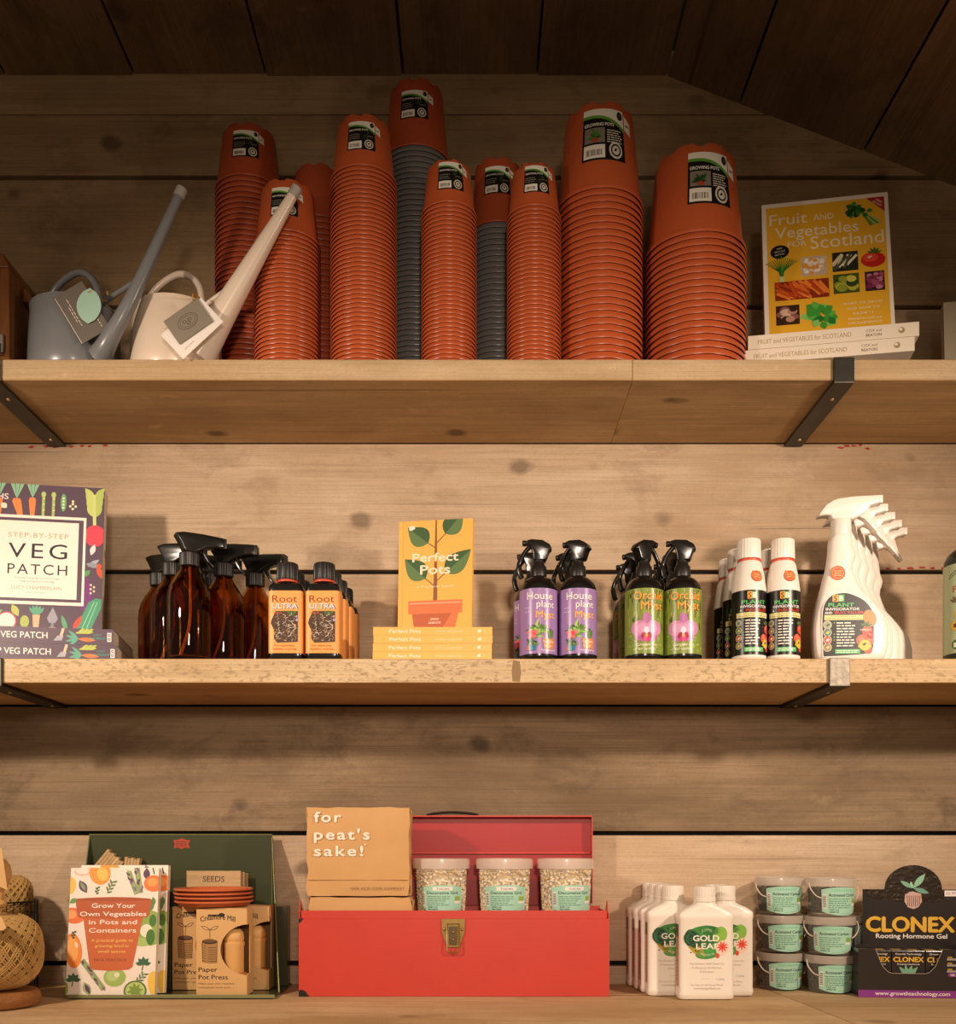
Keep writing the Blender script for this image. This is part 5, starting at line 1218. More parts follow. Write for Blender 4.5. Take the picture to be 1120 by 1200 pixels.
# ------------------------------------------------------------------ gold leaf bottles
M_CREAMP = mat('cream_white_plastic', '#e9dfd0', .36)
def goldleaf():
    t = thing('plant_food_bottle', '', 'bottle'); hw, hd, h_ = .0438, .0172, .134
    rg = [ring(z, hw - i_, hd - i_, 7, 44) for z, i_ in ((.0004, .004), (.0015, .0015), (.005, .0002), (.010, 0), (.0125, .0009), (.124, .0009), (.127, 0), (.1335, .0003), (.136, .0015))]
    rg += [ring(.142, .034, .0165, 4, 44), ring(.1475, .0215, .0158, 2.6, 44), ring(.150, .0178, .0150, 2.2, 44), ring(.1555, .0160, .0150, 2, 44)]
    MB().loft(rg).build('bottle', M_CREAMP, t)
    MB().lathe([(.0165, .1530), (.0178, .1540), (.0178, .1585), (.0168, .1595)], 40, sy=.93).build('neck_ring', M_CREAMP, t)
    rings = [[((rr + (.0003 if i % 3 else -.0002)) * math.cos(2 * PI * i / 72), .93 * (rr + (.0003 if i % 3 else -.0002)) * math.sin(2 * PI * i / 72), z) for i in range(72)] for z, rr in ((.1595, .0166), (.1605, .0168), (.1760, .0168), (.1772, .0160))]
    MB().loft(rings).build('cap', M_CREAMP, t, smooth=25)
    a = Art(); cx, cy = -.0005, .0915; rnd = random.Random(2)
    a.ell(cx, cy + .003, .0255, .0225, '#2f6a34', 0, 24)
    b0 = a.items[-1][4]
    def low(k): it = a.items[-1]; a.items[-1] = it[:4] + (b0 + k,)
    for x, y, rx, ry, c, an in ((-.022, .004, .012, .016, '#1f4a2e', 20), (-.010, .016, .020, .008, '#3f8a3a', 12), (.004, .018, .018, .007, '#2a6a2e', -4), (.021, .011, .011, .013, '#86b545', -20), (-.016, -.012, .018, .007, '#b39a34', -42), (.002, -.018, .020, .009, '#3f9040', 8), (.010, -.012, .012, .008, '#58a548', 30)):
        a.ell(cx + x, cy + y, rx, ry, c, an); low(1)
    for k in range(9): a.ell(cx - .024 + .004 * math.cos(k), cy + .004, .0105 - k * .001, .014 - k * .0013, ('#2a5f3a', '#173a24')[k % 2], 20); low(2 + k)
    for k in range(10): a.ell(cx - .016 + rnd.uniform(-.010, .010), cy - .012 + rnd.uniform(-.006, .006), .0014, .001, '#5a5a1e'); low(2)
    a.ell(cx + .0245, cy - .010, .0095, .0125, '#efcdb8', -20); low(2)
    for k in range(9): a.leaf(cx + .0245, cy - .008, .0095, .0026, 30 + k * 40, '#e0452f'); low(3)
    a.ell(cx + .017, cy - .022, .003, .004, '#e0452f'); low(3)
    a.text('GOLD', cx - .001, cy + .0010, .0092, '#f4ecdd', bold=.035, w=.0405); low(12); a.text('LEAF', cx + .001, cy - .0115, .0092, '#f4ecdd', bold=.035, w=.0350); low(12)
    a.text('JUPPIE', cx, cy + .0145, .0042, '#b9cf9a', w=.017, arc=.002); low(12); a.text('PRODUCTS', cx + .001, cy - .0205, .0036, '#dfe6c8', w=.021, arc=-.002); low(12)
    for k, (s_, w_) in enumerate((('The Number ONE Choice for', .055), ('Professional & Amateur', .047), ('Enthusiasts', .022))): a.text(s_, 0, .0555 - k * .0062, .0034, '#b8a494', w=w_)
    a.line([(-.009, .0335), (.006, .0335)], .0005, '#cbb8a6'); a.text('1 Litre', .021, .0315, .0032, '#8a86a8', w=.013)
    a.text('For Use On All House Plants', 0, .0225, .0028, '#b8a494', w=.050); a.text('www.liquidgoldleaf.com', 0, .0170, .0032, '#a8968a', w=.042)
    a.build('print', front(-(hd - .0009)), t, rough=.4)
    for s_ in (-1, 1):
        b = Art(); b.rect(-.009, .020, .009, .118, '#b98a70'); b.rect(-.009, .098, .009, .118, '#5a4a30'); b.bars(-.0075, .0075, [.090 - .006 * k for k in range(11)], .0022, '#8a5f4a', .3)
        b.build('side_label', plane((s_ * (hw - .0009), 0, 0), (0, s_, 0), (0, 0, 1)), t, rough=.4)
    return t
first = goldleaf(); n_ = 0
GY = lambda yb: ZC * F_PX / (yb - PY0) - DW          # depth of a point standing on the counter
for k, (X, Y, lab) in enumerate((
        (X_(828.5, -.185), -.166, 'cream plant food bottle with a leafy green badge, foremost of its cluster'),
        (X_(791, -.145), -.127, 'cream plant food bottle beside the toolbox, in front of a column of four'),
        (X_(852, -.145), -.127, 'cream plant food bottle half hidden by the foremost one, beside the carbon tubs'),
        (X_(782, -.107), -.0905, 'second cream plant food bottle of the column beside the toolbox'),
        (X_(774, -.071), -.0545, 'third cream plant food bottle of the column beside the toolbox'),
        (X_(766, -.034), -.0185, 'rearmost cream plant food bottle of the column beside the toolbox'),
        (X_(836, -.08), -.085, 'cream plant food bottle behind the foremost ones, only its cap showing'))):
    if k == 0: o = first; o.location = (X, Y, .0003); o['label'] = lab; o['group'] = 'cream plant food bottles'
    else: o = copy_tree(first, None, (X, Y, .0003), None, lab)
    o.rotation_euler = (0, 0, R((1, 0, -1, 0, 0, 0, 0)[k]))

# ------------------------------------------------------------------ rooting gel display
M_CARD = mat('black_coated_card', '#2a2320', .3, coat=.4, noise=.1, nscale=40)
M_FOIL = mat('crinkled_foil_card', '#4a4038', .22, .75, bump=.9, nscale=140)
Y = -.150
t = thing('display_box', 'black card display box of rooting gel with a round-topped back panel', 'display box', (X_(1005.5, Y), Y, 0), (0, 0, R(-6)))
W_, D_, H_ = .176, .054, .0775; PXo = .0215
win = [(.030, .0765), (.121, .0765), (.112, .050), (.109, .041), (.103, .039), (.052, .039), (.046, .041), (.039, .050)]
# front wall with a cut-out window
outer = [(0, .0004), (W_, .0004), (W_, H_), (.1290, H_), (.1180, .0505), (.109, .041), (.103, .039), (.052, .039), (.046, .041), (.0370, .0505), (.0265, H_), (0, H_)]
MB().prism(outer, 0, .0012).build('front_wall', M_CARD, t, smooth=0)
for xa in (0, W_ - .0012): MB().box(xa, xa + .0012, .0012, D_, .0004, H_).build('side_wall', M_CARD, t, smooth=0)
MB().box(.0012, W_ - .0012, .0012, D_, .0004, .0016).build('base', M_CARD, t, smooth=0)
b_ = [(0.012, .0004), (W_ - .001, .0004), (W_ - .001, .170), (.1255 + PXo, .170)] + [(.080 + PXo + .0455 * math.cos(R(a)), .170 + .040 * math.sin(R(a))) for a in range(10, 175, 11)] + [(.0345 + PXo, .170), (PXo, .170), (PXo, .0800), (.012, .0800)]
bk = MB().prism(b_, D_, D_ + .0014).build('back_panel', M_CARD, t, smooth=0)
fo = [(.120, .150), (.148, .158), (.152, .1695), (.1255, .1695)] + [(.080 + .0452 * math.cos(R(a)), .170 + .0397 * math.sin(R(a))) for a in range(10, 175, 11)] + [(.0345, .1695), (.004, .1695), (.008, .158), (.040, .150)]
fo = [(x + PXo, z) for x, z in fo]
MB().prism(fo, D_ - .0004, D_).build('foil_print', M_FOIL, bk, smooth=0)
a = Art()
a.text('CLONEX', .075, .1010, .0245, '#e3b13a', bold=.05, w=.138); a.ell(.1535, .121, .0022, .0022, '#e3b13a')
a.text('Rooting Hormone Gel', .077, .0900, .0076, '#efe6da', bold=.028, w=.112)
for k, (an, ln, wd) in enumerate(((52, .030, .010), (150, .024, .007), (-18, .026, .008), (115, .012, .004))): a.leaf(.080, .172, ln, wd, an, ('#8fbfa0', '#7fae94', '#6f9f8a', '#9fcfa8')[k])
rnd = random.Random(6)
a.poly([(.067, .162), (.078, .167), (.092, .163), (.0935, .150), (.088, .141), (.080, .138), (.071, .141), (.066, .150)], '#c9a89a')
for k in range(7): a.line([(.070 + k * .0034, .160), (.0715 + k * .003, .150), (.070 + k * .0034, .142)], .0011, '#6f4a42')
a.rect(.129, .1590, .1485, .1685, '#efe6de'); a.text('£6.99', .139, .1618, .0048, '#8a7a8a', w=.015)
a.build('print', front(D_ - .0005, PXo), bk, rough=.35)
a = Art(); a.rect(0, .0004, W_, .0120, '#8a3a8c'); a.text('www.growthtechnology.com', .083, .0042, .0060, '#efe4da', bold=.02, w=.114)
for k in range(3): a.rect(.1365, .0645 - k * .0095, .1435, .0660 - k * .0095, '#d9a53a'); a.rect(.1355, .0605 - k * .0095, .1530, .0636 - k * .0095, '#a59c94')
a.rrect(.1370, .0345, .1520, .0405, .003, '#8a3a8c'); a.text('UK', .1445, .0357, .0036, '#efe4da', bold=.03)
a.line([(.0265, H_), (.0370, .0505), (.046, .041), (.052, .039), (.103, .039), (.109, .041), (.1180, .0505), (.1290, H_)], .0007, '#b8a890')
a.build('front_print', front(0), t, rough=.35)
def gel_box():
    g = thing('gel_box', '', 'box'); w_, h_ = .0512, .0720
    MB().box(-w_ / 2, w_ / 2, 0, .040, 0, h_).build('carton', M_CARD, g, smooth=0, bevel=.0005)
    a = Art()
    a.text('Growth Technology', 0, .0655, .0030, '#e6ddd2', bold=.01, w=.040); a.text('CLONEX', 0, .0545, .0078, '#e3b13a', bold=.05, w=.046); a.text('Rooting Hormone', 0, .0495, .0028, '#e6ddd2', bold=.012, w=.034)
    for an, ln in ((50, .022), (130, .022), (75, .020), (105, .020), (20, .014), (160, .014)): a.leaf(0, .030, ln, .0065, an, '#7fae8c' if ln > .019 else '#4f8a78')
    a.build('print', front(0), g, rough=.35)
    b = Art()
    for xa in (-w_ / 2 + .004, .004): b.rect(xa, .012, xa + .016, .028, '#c99a3a')
    b.build('top_print', plane((0, 0, h_), (1, 0, 0), (0, 1, 0)), g, rough=.4)
    return g
first = gel_box()
RZ = Matrix.Rotation(R(-6), 4, 'Z')
for k, (cx, nm) in enumerate(((.0275, 'beside the carbon tubs'), (.0795, 'in the middle of the window'), (.1315, 'beside the contact print'))):
    p = t.location + RZ @ Vector((cx, .008, .0020)); lab = 'small black carton inside the gel display, ' + nm
    if k == 0: o = first; o.location = p; o['label'] = lab; o['group'] = 'gel cartons in the display'
    else: o = copy_tree(first, None, p, None, lab)
    o.rotation_euler = (0, 0, R(-6))

# ------------------------------------------------------------------ green seed tin
M_GRN = mat('olive_green_enamel', '#3d4226', .32, coat=.3, noise=.08, nscale=10)
M_GRNE = mat('worn_tin_edge', '#8a8a5c', .4, .3)
Y0 = -.172; tx0, tx1 = X_(79, Y0), X_(322, Y0)
t = thing('seed_tin', 'olive green metal seed tin standing open with its tall lid up', 'tin', ((tx0 + tx1) / 2, 0, 0))
HW = (tx1 - tx0) / 2
MB().box(-HW, HW, Y0, -.022, .0020, .0042).build('tray_floor', M_GRN, t, smooth=0, bevel=.0006)
MB().box(-HW + .004, HW - .004, Y0 + .004, -.026, .0003, .0020).build('foot', M_DARK, t, smooth=0)
MB().box(-HW, HW, Y0 - .0012, Y0 + .0004, .0020, .0075).build('front_lip', M_GRNE, t, smooth=0, bevel=.0004)
MB().box(-HW + .003, -HW + .141, -.100, -.024, .0044, .1380).build('inner_box', M_GRN, t, smooth=0, bevel=.001)
MB().box(-HW + .141, HW - .003, -.0540, -.024, .0044, .1380).build('inner_box', M_GRN, t, smooth=0, bevel=.001)
MB().tube([(-HW + .0035, -.1005, .1383), (-HW + .141, -.1005, .1383)], .0008, 6).build('edge_bead', M_GRNE, t)
Yl = -.020; l0, l1 = X_(105, Yl), X_(319, Yl); cx0 = (tx0 + tx1) / 2; LT = Z_(978, Yl)
lid = MB().box(l0 - cx0, l1 - cx0, Yl - .0008, Yl + .0008, .0044, LT).build('lid', M_GRN, t, smooth=0)
MB().tube([(l0 - cx0, Yl - .0012, .14), (l0 - cx0, Yl - .0012, LT), (l1 - cx0, Yl - .0012, LT), (l1 - cx0, Yl - .0012, .14)], .0011, 6).build('lid_rim', M_GRNE, lid)
for xa, xb, s_ in ((l1 - cx0, X_(327, -.127) - cx0, 1), (l0 - cx0, X_(82, -.127) - cx0, -1)):
    g = MB(); q = [(xa, Yl - .0012, LT - .004), (xa, Yl - .0012, .0046), (xb, -.127, .0046)]
    v = [g.bm.verts.new(p) for p in q] + [g.bm.verts.new((p[0] + .0012, p[1], p[2])) for p in q]
    for f in ((0, 1, 2), (3, 5, 4), (0, 3, 4, 1), (1, 4, 5, 2), (2, 5, 3, 0)): g._f([v[i] for i in f])
    g.build('side_gusset', M_GRN, lid, smooth=0)
    MB().tube([q[0], q[2]], .0009, 6).build('gusset_edge', M_GRNE, lid)
a = Art(); lx = X_(213, Yl) - cx0; lz = Z_(989, Yl)
a.poly([(lx - .014, lz - .0075), (lx - .006, lz - .0060), (lx, lz - .0090), (lx + .006, lz - .0060), (lx + .014, lz - .0075), (lx + .012, lz), (lx + .0145, lz + .0065), (lx + .006, lz + .0075), (lx, lz + .0098), (lx - .006, lz + .0075), (lx - .0145, lz + .0065), (lx - .012, lz)], '#b3402a')
for yy in (.0028, -.0004, -.0036): a.bars(lx - .0095, lx + .0095, [lz + yy], .0014, '#3f4426', .1)
a.build('maker_badge', front(Yl - .0008), t, rough=.4)

# ------------------------------------------------------------------ grow your own books
def art_gy(W, H):
    a = Art(); x0 = -W / 2; rnd = random.Random(12)
    def u(x, y): return (x0 + x * W, y * H)
    a.rect(x0, 0, W / 2, H, '#efe2d2')
    def sprig(x, y, an, c='#5f7a4a', n=7, l=.09):
        dx, dy = math.cos(R(an)), math.sin(R(an))
        a.line([u(x, y), u(x + dx * l * 1.6, y + dy * l * 1.2)], W * .008, c)
        for k in range(n):
            tt = k / n; a.leaf(*u(x + dx * l * 1.6 * tt, y + dy * l * 1.2 * tt), W * l * .7, W * .022, an + (45 if k % 2 else -45), c)
    def asp(x, y, an, l):
        dx, dy = math.cos(R(an)), math.sin(R(an)); q = u(x, y); e = (q[0] + dx * l * W, q[1] + dy * l * W)
        a.line([q, e], W * .06, '#8fa56a')
        for k in range(10): a.leaf(q[0] + dx * l * W * k / 10 + rnd.uniform(-.015, .015) * W, q[1] + dy * l * W * k / 10, W * .06, W * .028, an + rnd.uniform(-30, 30), rnd.choice(('#6a3f5f', '#8a6a82', '#9fb07a')))
    a.ell(*u(.13, .97), W * .09, W * .05, '#e8b4a0'); a.ell(*u(.13, .975), W * .075, W * .04, '#f0e2d2')
    a.ell(*u(.33, .96), W * .12, W * .14, '#e9983a', 20); a.ell(*u(.36, .95), W * .06, W * .08, '#f0c05a', 20)
    a.leaf(*u(.10, .90), W * .17, W * .09, -58, '#5f4560'); a.leaf(*u(.11, .89), W * .13, W * .04, -58, '#8a9a6a')
    sprig(.42, .80, 62); sprig(.30, .79, 80, '#3f6a3a', 5, .05)
    asp(.76, .79, 112, .28); asp(.80, .80, 100, .30)
    a.line([u(.95, .95), u(.93, 1.0)], W * .015, '#3f4a2a'); a.leaf(*u(.86, 1.0), W * .14, W * .075, -88, '#5a3f58')
    a.ell(*u(.945, .875), W * .11, W * .095, '#e8793a', 0, 24); a.ell(*u(.93, .885), W * .06, W * .05, '#f0a050')
    a.ell(*u(.0, .86), W * .065, W * .10, '#e9c050', 0, 24)
    a.leaf(*u(.0, .72), W * .10, W * .06, 30, '#6a9a5a'); a.ell(*u(.05, .62), W * .13, W * .09, '#e8743a', -10, 24); a.ell(*u(.02, .63), W * .07, W * .05, '#f0a060')
    a.ell(*u(.065, .345), W * .10, W * .20, '#ee8a3a', 8, 24); a.ell(*u(.06, .36), W * .06, W * .14, '#f3aa58', 8, 20); a.ell(*u(.10, .39), W * .018, W * .035, '#f6dcb8', 15)
    sprig(.05, .44, 75, '#4a5a3a', 5, .05)
    a.ell(*u(.93, .52), W * .15, W * .20, '#8fae52', 0, 24); a.ell(*u(.88, .50), W * .07, W * .075, '#efe6cc'); a.ell(*u(.84, .41), W * .09, W * .05, '#a9c06a'); a.ell(*u(.93, .45), W * .05, W * .09, '#4a7a34'); a.ell(*u(.95, .58), W * .04, W * .07, '#4a7a34')
    for k in range(5): a.leaf(*u(.96, .70), W * .1, W * .05, 100 + k * 30, '#5f8a4a')
    asp(.17, .27, -52, .42)
    a.ell(*u(.545, .135), W * .125, W * .105, '#9fb860', 0, 26); a.ell(*u(.52, .145), W * .07, W * .06, '#b9cc80'); a.ell(*u(.57, .155), W * .03, W * .03, '#dfe6b8')
    for q in ((.08, .11), (.86, .235)):
        for k in range(5): a.leaf(*u(*q), W * .09, W * .045, 10 + k * 40, '#3f6a4a')
        a.line([u(*q), u(q[0] - .01, q[1] - .045)], W * .012, '#3f6a4a')
    sprig(.79, .085, 50)
    a.leaf(*u(.20, .10), W * .17, W * .09, -62, '#9fae7a'); a.leaf(*u(.215, .085), W * .13, W * .045, -62, '#5a3f58')
    a.ell(*u(.78, .03), W * .13, W * .115, '#5f7a34', 0, 26); a.ell(*u(.78, .03), W * .11, W * .098, '#b9cc7a', 0, 26)
    for k in range(8): a.leaf(*u(.78, .03), W * .09, W * .035, k * 45 + 10, '#7f9a44')
    a.ell(*u(1.0, .08), W * .08, W * .15, '#ecc04a', 10, 22); a.leaf(*u(.72, .25), W * .05, W * .02, 60, '#e89aa0'); a.ell(*u(.0, .05), W * .03, W * .07, '#8fae52')
    # the pot
    c1, c2 = '#c8683a', '#b85c34'
    a.poly([u(.16, .615), u(.84, .615), u(.74, .215), u(.70, .195), u(.5, .185), u(.30, .195), u(.26, .215)], c1)
    a.poly([u(.07, .735), u(.09, .755), u(.3, .765), u(.5, .768), u(.7, .765), u(.91, .755), u(.93, .735), u(.905, .62), u(.88, .605), u(.5, .595), u(.12, .605), u(.095, .62)], c2)
    a.ell(*u(.5, .748), W * .42, H * .014, '#a8502c', 0, 28)
    tc = '#f4e6d4'
    for k, (s_, w_) in enumerate((('Grow Your', .49), ('Own Vegetables', .75), ('in Pots and', .54), ('Containers', .53))): a.text(s_, *u(.5, .682 - k * .065), H * .036, tc, bold=.022, w=W * w_)
    for k, (s_, w_) in enumerate((('A practical guide to', .47), ('growing food in', .38), ('small spaces', .31))): a.text(s_, *u(.5, .415 - k * .043), H * .022, '#efbf62', bold=.015, w=W * w_)
    a.text('PAUL PEACOCK', *u(.49, .262), H * .020, '#5f3a2a', w=W * .37)
    return a
GW, GH = .1395, .2010
bk1 = None
for k, (px, Y, z, lab) in enumerate(((132, -.1560, .0044, 'vegetable growing book with a painted terracotta pot, foremost of two copies in the tin'), (143.5, -.1395, .0044, 'vegetable growing book half hidden behind its twin in the green tin'))):
    book(lab, GW, GH + .004 * k, .0125, '#efe2d2', art_gy(GW, GH), None, (X_(px, Y), Y, z + .0008), None, lean=R(7), yaw=R(1.5), group='two copies of the vegetable growing book')

# ------------------------------------------------------------------ saucers
M_SAUC = mat('terracotta_saucer', '#c4643a', .42)
def saucer_mesh(r):
    return MB().lathe([(r * .84, .0003), (r * .87, .0006), (r * .955, .0062), (r, .0068), (r, .0092), (r * .985, .0096), (r * .925, .0080), (r * .845, .0018), (.001, .0018)], 56)
def saucers(px, Y, r, n, z0, pit, nm):
    o = None
    for k in range(n):
        loc = (X_(px, Y) + random.uniform(-.001, .001), Y, z0 + k * pit)
        if o is None: o = c = saucer_mesh(r).build('plant_saucer', M_SAUC, loc=loc)
        else: c = o.copy(); C.objects.link(c); c.location = loc
        tag(c, 'terracotta saucer, %s of the %s' % (('bottom', 'second', 'third', 'fourth', 'fifth')[k] if k < n - 1 else 'topmost', nm), 'saucer', nm)
saucers(250.5, -.1165, .0625, 4, .1442, .0064, 'wide saucer stack over the press boxes')
saucers(166, -.0660, .0395, 5, .1384, .0064, 'small saucer stack behind the books')

# ------------------------------------------------------------------ seed dividers and wooden labels
M_PALE = wood('pale_birch_wood', '#d8b88a', '#b8935f', 0, knots=.1, stain=.1, crack=.1, rough=.6)
def divider(px0, px1, Y, ytop, lab, txt):
    x0, x1 = X_(px0, Y), X_(px1, Y); z1 = Z_(ytop, Y); z0 = .1384
    t = thing('seed_divider', lab, 'divider', ((x0 + x1) / 2, Y, z0))
    hw = (x1 - x0) / 2; MB().box(-hw, hw, 0, .0028, 0, z1 - z0).build('board', M_PALE, t, smooth=0, bevel=.0006)
    if txt: a = Art(); a.text('SEEDS', 0, z1 - z0 - .0185, .0098, '#4a3a26', bold=.006, w=.0365); a.build('print', front(0), t, rough=.6)
divider(218.5, 282, -.0500, 1020.5, 'pale wooden divider lettered in black, standing over the saucers', True)
divider(229, 286.5, -.0440, 1022, 'pale blank wooden divider right behind the lettered one', False)
divider(236, 290.5, -.0375, 1023.5, 'pale blank wooden divider nearest the lid of the tin', False)
def bundle(px, py, Y, w_, h_, rot, n, lab):
    t = thing('plant_label_bundle', lab, 'plant labels', (X_(px, Y), Y, .1386), (0, R(rot), 0))
    for k in range(n):
        x = -w_ / 2 + w_ * (k + .5) / n
        MB().box(-w_ / n * .46, w_ / n * .46, 0, .012, 0, h_ - .002 * (k % 2)).build('wooden_label', M_PALE, t, smooth=0, bevel=.0004, loc=(x, 0, 0))
    MB().box(-w_ / 2 - .0006, w_ / 2 + .0006, -.0005, .0125, h_ * .25, h_ * .30).build('paper_band', ink('#d8c8a4', .7), t, smooth=0)
M_LB = None
bundle(86, 0, -.0420, .036, .112, 40, 7, 'bundle of pale wooden plant labels leaning over behind the painted pot books')
bundle(148, 0, -.0400, .026, .083, 7, 5, 'short upright bundle of pale wooden plant labels behind the painted pot books')

# ------------------------------------------------------------------ paper pot press boxes
M_KRAFT2 = mat('kraft_card', '#d2a66c', .65, noise=.07, nscale=30)
M_KRAFTIN = mat('kraft_card_inside', '#7d5730', .8)
M_BEECH = mat('turned_beech', '#d9a664', .45, noise=.10, nscale=20)
def press_box():
    t = thing('pot_press_box', '', 'box'); w_, d_, h_ = .0800, .0430, .1365
    # front wall with the round window running off the right edge
    cx, cy, rx, ry = w_ / 2 + .004, .0725, .0460, .0405
    arc = [(cx + rx * math.cos(R(a)), cy + ry * math.sin(R(a))) for a in range(96, 265, 8)]
    arc = [p for p in arc if p[0] <= w_ / 2]
    out = [(-w_ / 2, .0004), (w_ / 2, .0004), (w_ / 2, arc[-1][1] - .0015)] + arc[::-1] + [(w_ / 2, arc[0][1] + .001), (w_ / 2, h_), (-w_ / 2, h_)]
    MB().prism(out, 0, .0010).build('front_wall', M_KRAFT2, t, smooth=0)
    for xa, z1 in ((-w_ / 2, h_), ): MB().box(xa, xa + .0010, .001, d_, .0004, z1).build('side_wall', M_KRAFT2, t, smooth=0)
    MB().box(w_ / 2 - .0010, w_ / 2, .020, d_, .0004, h_).build('side_wall', M_KRAFT2, t, smooth=0)
    MB().box(w_ / 2 - .0010, w_ / 2, .001, .020, .0004, .034).build('side_wall', M_KRAFT2, t, smooth=0)
    MB().box(w_ / 2 - .0010, w_ / 2, .001, .020, .112, h_).build('side_wall', M_KRAFT2, t, smooth=0)
    MB().box(-w_ / 2 + .001, w_ / 2 - .001, d_ - .001, d_, .0004, h_).build('back_wall', M_KRAFTIN, t, smooth=0)
    MB().box(-w_ / 2 + .001, w_ / 2 - .001, .001, d_ - .001, .0004, .0014).build('base', M_KRAFTIN, t, smooth=0)
    MB().box(-.002, -.001, .001, d_ - .001, .0014, h_ - .006).build('inner_wall', M_KRAFTIN, t, smooth=0)
    MB().prism([(-w_ / 2 + .001, 0), (w_ / 2 - .001, .001), (w_ / 2 - .002, .0022), (0, .0030), (-w_ / 2 + .002, .0014)], .002, d_ - .001, M=Matrix.Translation((0, 0, h_ - .0010))).build('top_flap', M_KRAFT2, t, smooth=0)
    # beech press inside
    pr = MB().lathe([(.0135, .0260), (.0150, .0275), (.0160, .034), (.0160, .075), (.0170, .080), (.0165, .0835), (.0150, .0845), (.0165, .0880), (.0150, .098), (.010, .104), (.001, .106)], 32, c=(.0145, .0200, 0)).build('wooden_press', M_BEECH, t)
    MB().lathe([(.0095, 0), (.0115, .003), (.0120, .012), (.010, .016), (.001, .0165)], 28).build('press_base', mat('darker_beech', '#a8642c', .45), t, loc=(.0260, .0150, .0190))
    a = Art(); k_ = '#2a2018'
    a.text('Creamore Mill', -.0060, .1165, .0085, k_, bold=.012, w=.055, arc=.0040); a.rect(-.022, .1255, .004, .1282, k_); a.ell(.0, .1275, .005, .0032, k_)
    a.line([(-.0185, .090), (-.0185, .106)], .0008, k_)
    for x, an in ((-.0185, 155), (-.0185, 25)): a.leaf(x, .1035, .0155, .0052, an, k_); a.leaf(x + (.0015 if an < 90 else -.0015), .1035 + .0007, .0125, .0036, an, '#d2a66c')
    a.poly([(-.0310, .0840), (-.0070, .0860), (-.0078, .0520), (-.0300, .0535)], '#a87c48')
    a.line([(-.0310, .0840), (-.0300, .0535), (-.019, .0515), (-.0078, .0520), (-.0070, .0860)], .0008, k_); a.ell(-.019, .0855, .0120, .0040, k_); a.ell(-.019, .0865, .0105, .0028, '#6a4a2a')
    for k in range(7): a.line([(-.0302, .080 - k * .0040), (-.0245, .0785 - k * .0040)], .0006, k_); a.rect(-.0215, .0755 - k * .0036, -.0085, .0765 - k * .0036, '#5a3f24')
    a.text('Paper', -w_ / 2 + .0035, .0380, .0072, k_, 'L', .014, w=.0300); a.text('Pot Press', -w_ / 2 + .0035, .0260, .0072, k_, 'L', .014, w=.0460)
    a.text('Make your own recycled', -w_ / 2 + .0035, .0178, .0030, '#6a4f30', 'L', w=.056); a.text('newspaper seed pots', -w_ / 2 + .0035, .0118, .0030, '#6a4f30', 'L', w=.050)
    a.build('print', front(0), t, rough=.6)
    return t
first = press_box()
for k, (px0, Y, lab, yaw) in enumerate(((230, -.1655, 'kraft pot press box standing in front of its two twins', 0), (202, -.1030, 'kraft pot press box half covered, beside the painted pot books', 0), (258.0, -.1030, 'kraft pot press box half covered, at the open side of the tin', 0))):
    loc = (X_(px0, Y) + .0400, Y, .0046); loc = (loc[0], loc[1], loc[2] + .0002)
    if k == 0: o = first; o.location = loc; o['label'] = lab; o['group'] = 'kraft pot press boxes'
    else: o = copy_tree(first, None, loc, None, lab)

# ------------------------------------------------------------------ twine
M_JUTE = mat('jute_twine', '#bd9658', .85, noise=.25, nscale=60, bump=.4)
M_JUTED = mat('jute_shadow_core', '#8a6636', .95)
M_TURN = wood('turned_walnut', '#a8703c', '#7d4d24', 0, knots=.1, stain=.2, rough=.5, crack=.2)
def twine_ball(r, hz, turns, kf, amp, tr, name, parent, seg=44, p=2.6):
    """wound ball: one long strand that criss-crosses over a barrel shape"""
    def sp(lat, lon, k=1.0):
        c, s_ = math.cos(lat), math.sin(lat)
        e = 2 / p
        return Vector((r * k * abs(c) ** e * math.cos(lon), r * k * abs(c) ** e * math.sin(lon), hz * k * math.copysign(abs(s_) ** e, s_)))
    pts = []; n = turns * seg
    for i in range(n):
        th = 2 * PI * i / seg; lat = amp * math.sin(th * kf)
        pts.append(sp(lat, th, 1.0 + .006 * math.sin(i * .37)))
    MB().tube(pts, tr, 5).build(name, M_JUTE, parent, smooth=60)
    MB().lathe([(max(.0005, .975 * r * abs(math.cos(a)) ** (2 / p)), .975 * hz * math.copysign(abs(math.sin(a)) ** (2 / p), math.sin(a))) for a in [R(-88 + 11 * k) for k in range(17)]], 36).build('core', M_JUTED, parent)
Yt = -.236
t = thing('twine_stand', 'turned wooden stand holding a big ball of jute twine, beside the green tin', 'twine stand', (X_(-3, Yt), Yt, 0))
MB().lathe([(.054, .0004), (.0590, .003), (.0615, .011), (.0600, .019), (.0550, .0245), (.001, .0250)], 48).build('wooden_base', M_TURN, t)
MB().lathe([(.0065, .024), (.0065, .150), (.0120, .1500), (.0135, .154), (.0120, .158), (.0090, .160), (.0095, .168), (.0085, .1720), (.0120, .177), (.0185, .190), (.0200, .200), (.0180, .212), (.0110, .222), (.001, .2245)], 32).build('spindle', mat('turned_ash', '#c99a5c', .5, noise=.1, nscale=25), t)
e = bpy.data.objects.new('twine_ball', None); link(e, t); e.location = (0, 0, .0830); KIDS.setdefault(t.name, []).append(e)
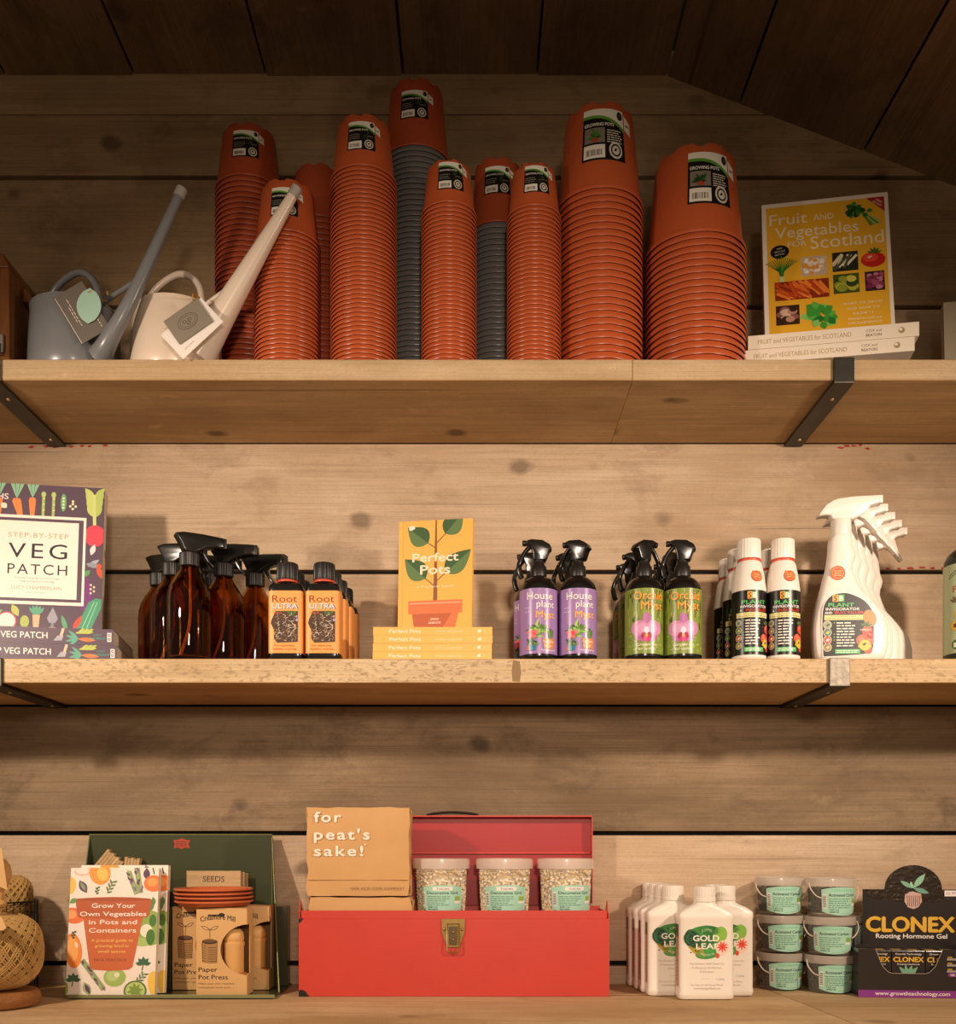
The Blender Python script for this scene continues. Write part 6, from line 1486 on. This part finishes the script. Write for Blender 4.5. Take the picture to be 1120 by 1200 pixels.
twine_ball(.0640, .0580, 74, .955, R(66), .00135, 'strand', e)
# kraft tags
def tagcard(name, pts, loc, rot, txt=None):
    o = MB().prism(pts, 0, .0006).build(name, M_KRAFT2, t, smooth=0, loc=loc, rot=rot)
    if txt:
        a = Art(); a.bars(.004, .026, [-.010, -.016, -.022], .0015, '#7a5a38', .4); a.build('print', front(0), o, rough=.7)
tagcard('paper_tag', [(-.012, 0), (.012, .003), (.030, -.006), (.038, -.022), (.034, -.026), (-.010, -.024)], (0.0060, -.0665, .1440), (R(-24), 0, R(12)), True)
tagcard('paper_tag', [(0, 0), (.012, .003), (.022, -.060), (.004, -.052)], (.004, -.0225, .2360), (R(-6), 0, R(10)))
# smaller ball in a wire basket behind
Yb = -.085
b = thing('wire_basket', 'black wire basket behind the twine stand', 'basket', (X_(-12, Yb), Yb, 0))
rB = X_(40.5, Yb) - X_(-12, Yb); zB = Z_(1056, Yb)
M_WIRE = mat('black_wire', '#241e18', .5, .5)
MB().tube([(rB * math.cos(2 * PI * i / 48), rB * math.sin(2 * PI * i / 48), zB) for i in range(48)], .0014, 8, closed=True).build('rim_wire', M_WIRE, b)
for k in range(9): MB().tube([(rB * .985 * math.cos(2 * PI * i / 48), rB * .985 * math.sin(2 * PI * i / 48), .002 + (zB - .006) * k / 8) for i in range(48)], .0007, 5, closed=True).build('hoop_wire', M_WIRE, b)
for k in range(40):
    a_ = 2 * PI * k / 40; MB().tube([(rB * .99 * math.cos(a_), rB * .99 * math.sin(a_), .001), (rB * .99 * math.cos(a_), rB * .99 * math.sin(a_), zB)], .0007, 5).build('upright_wire', M_WIRE, b)
c2 = thing('twine_ball', 'small ball of pale jute twine sitting in the wire basket', 'twine', (X_(8, Yb), Yb, .0030 + .157))
twine_ball(.0395, .0340, 52, .955, R(66), .0012, 'strand', c2, 36)
c3 = thing('twine_ball', 'ball of jute twine at the bottom of the wire basket, under the pale one', 'twine', (X_(-12, Yb) + .004, Yb, .0630))
twine_ball(.0610, .0590, 52, .955, R(66), .0014, 'strand', c3, 36)
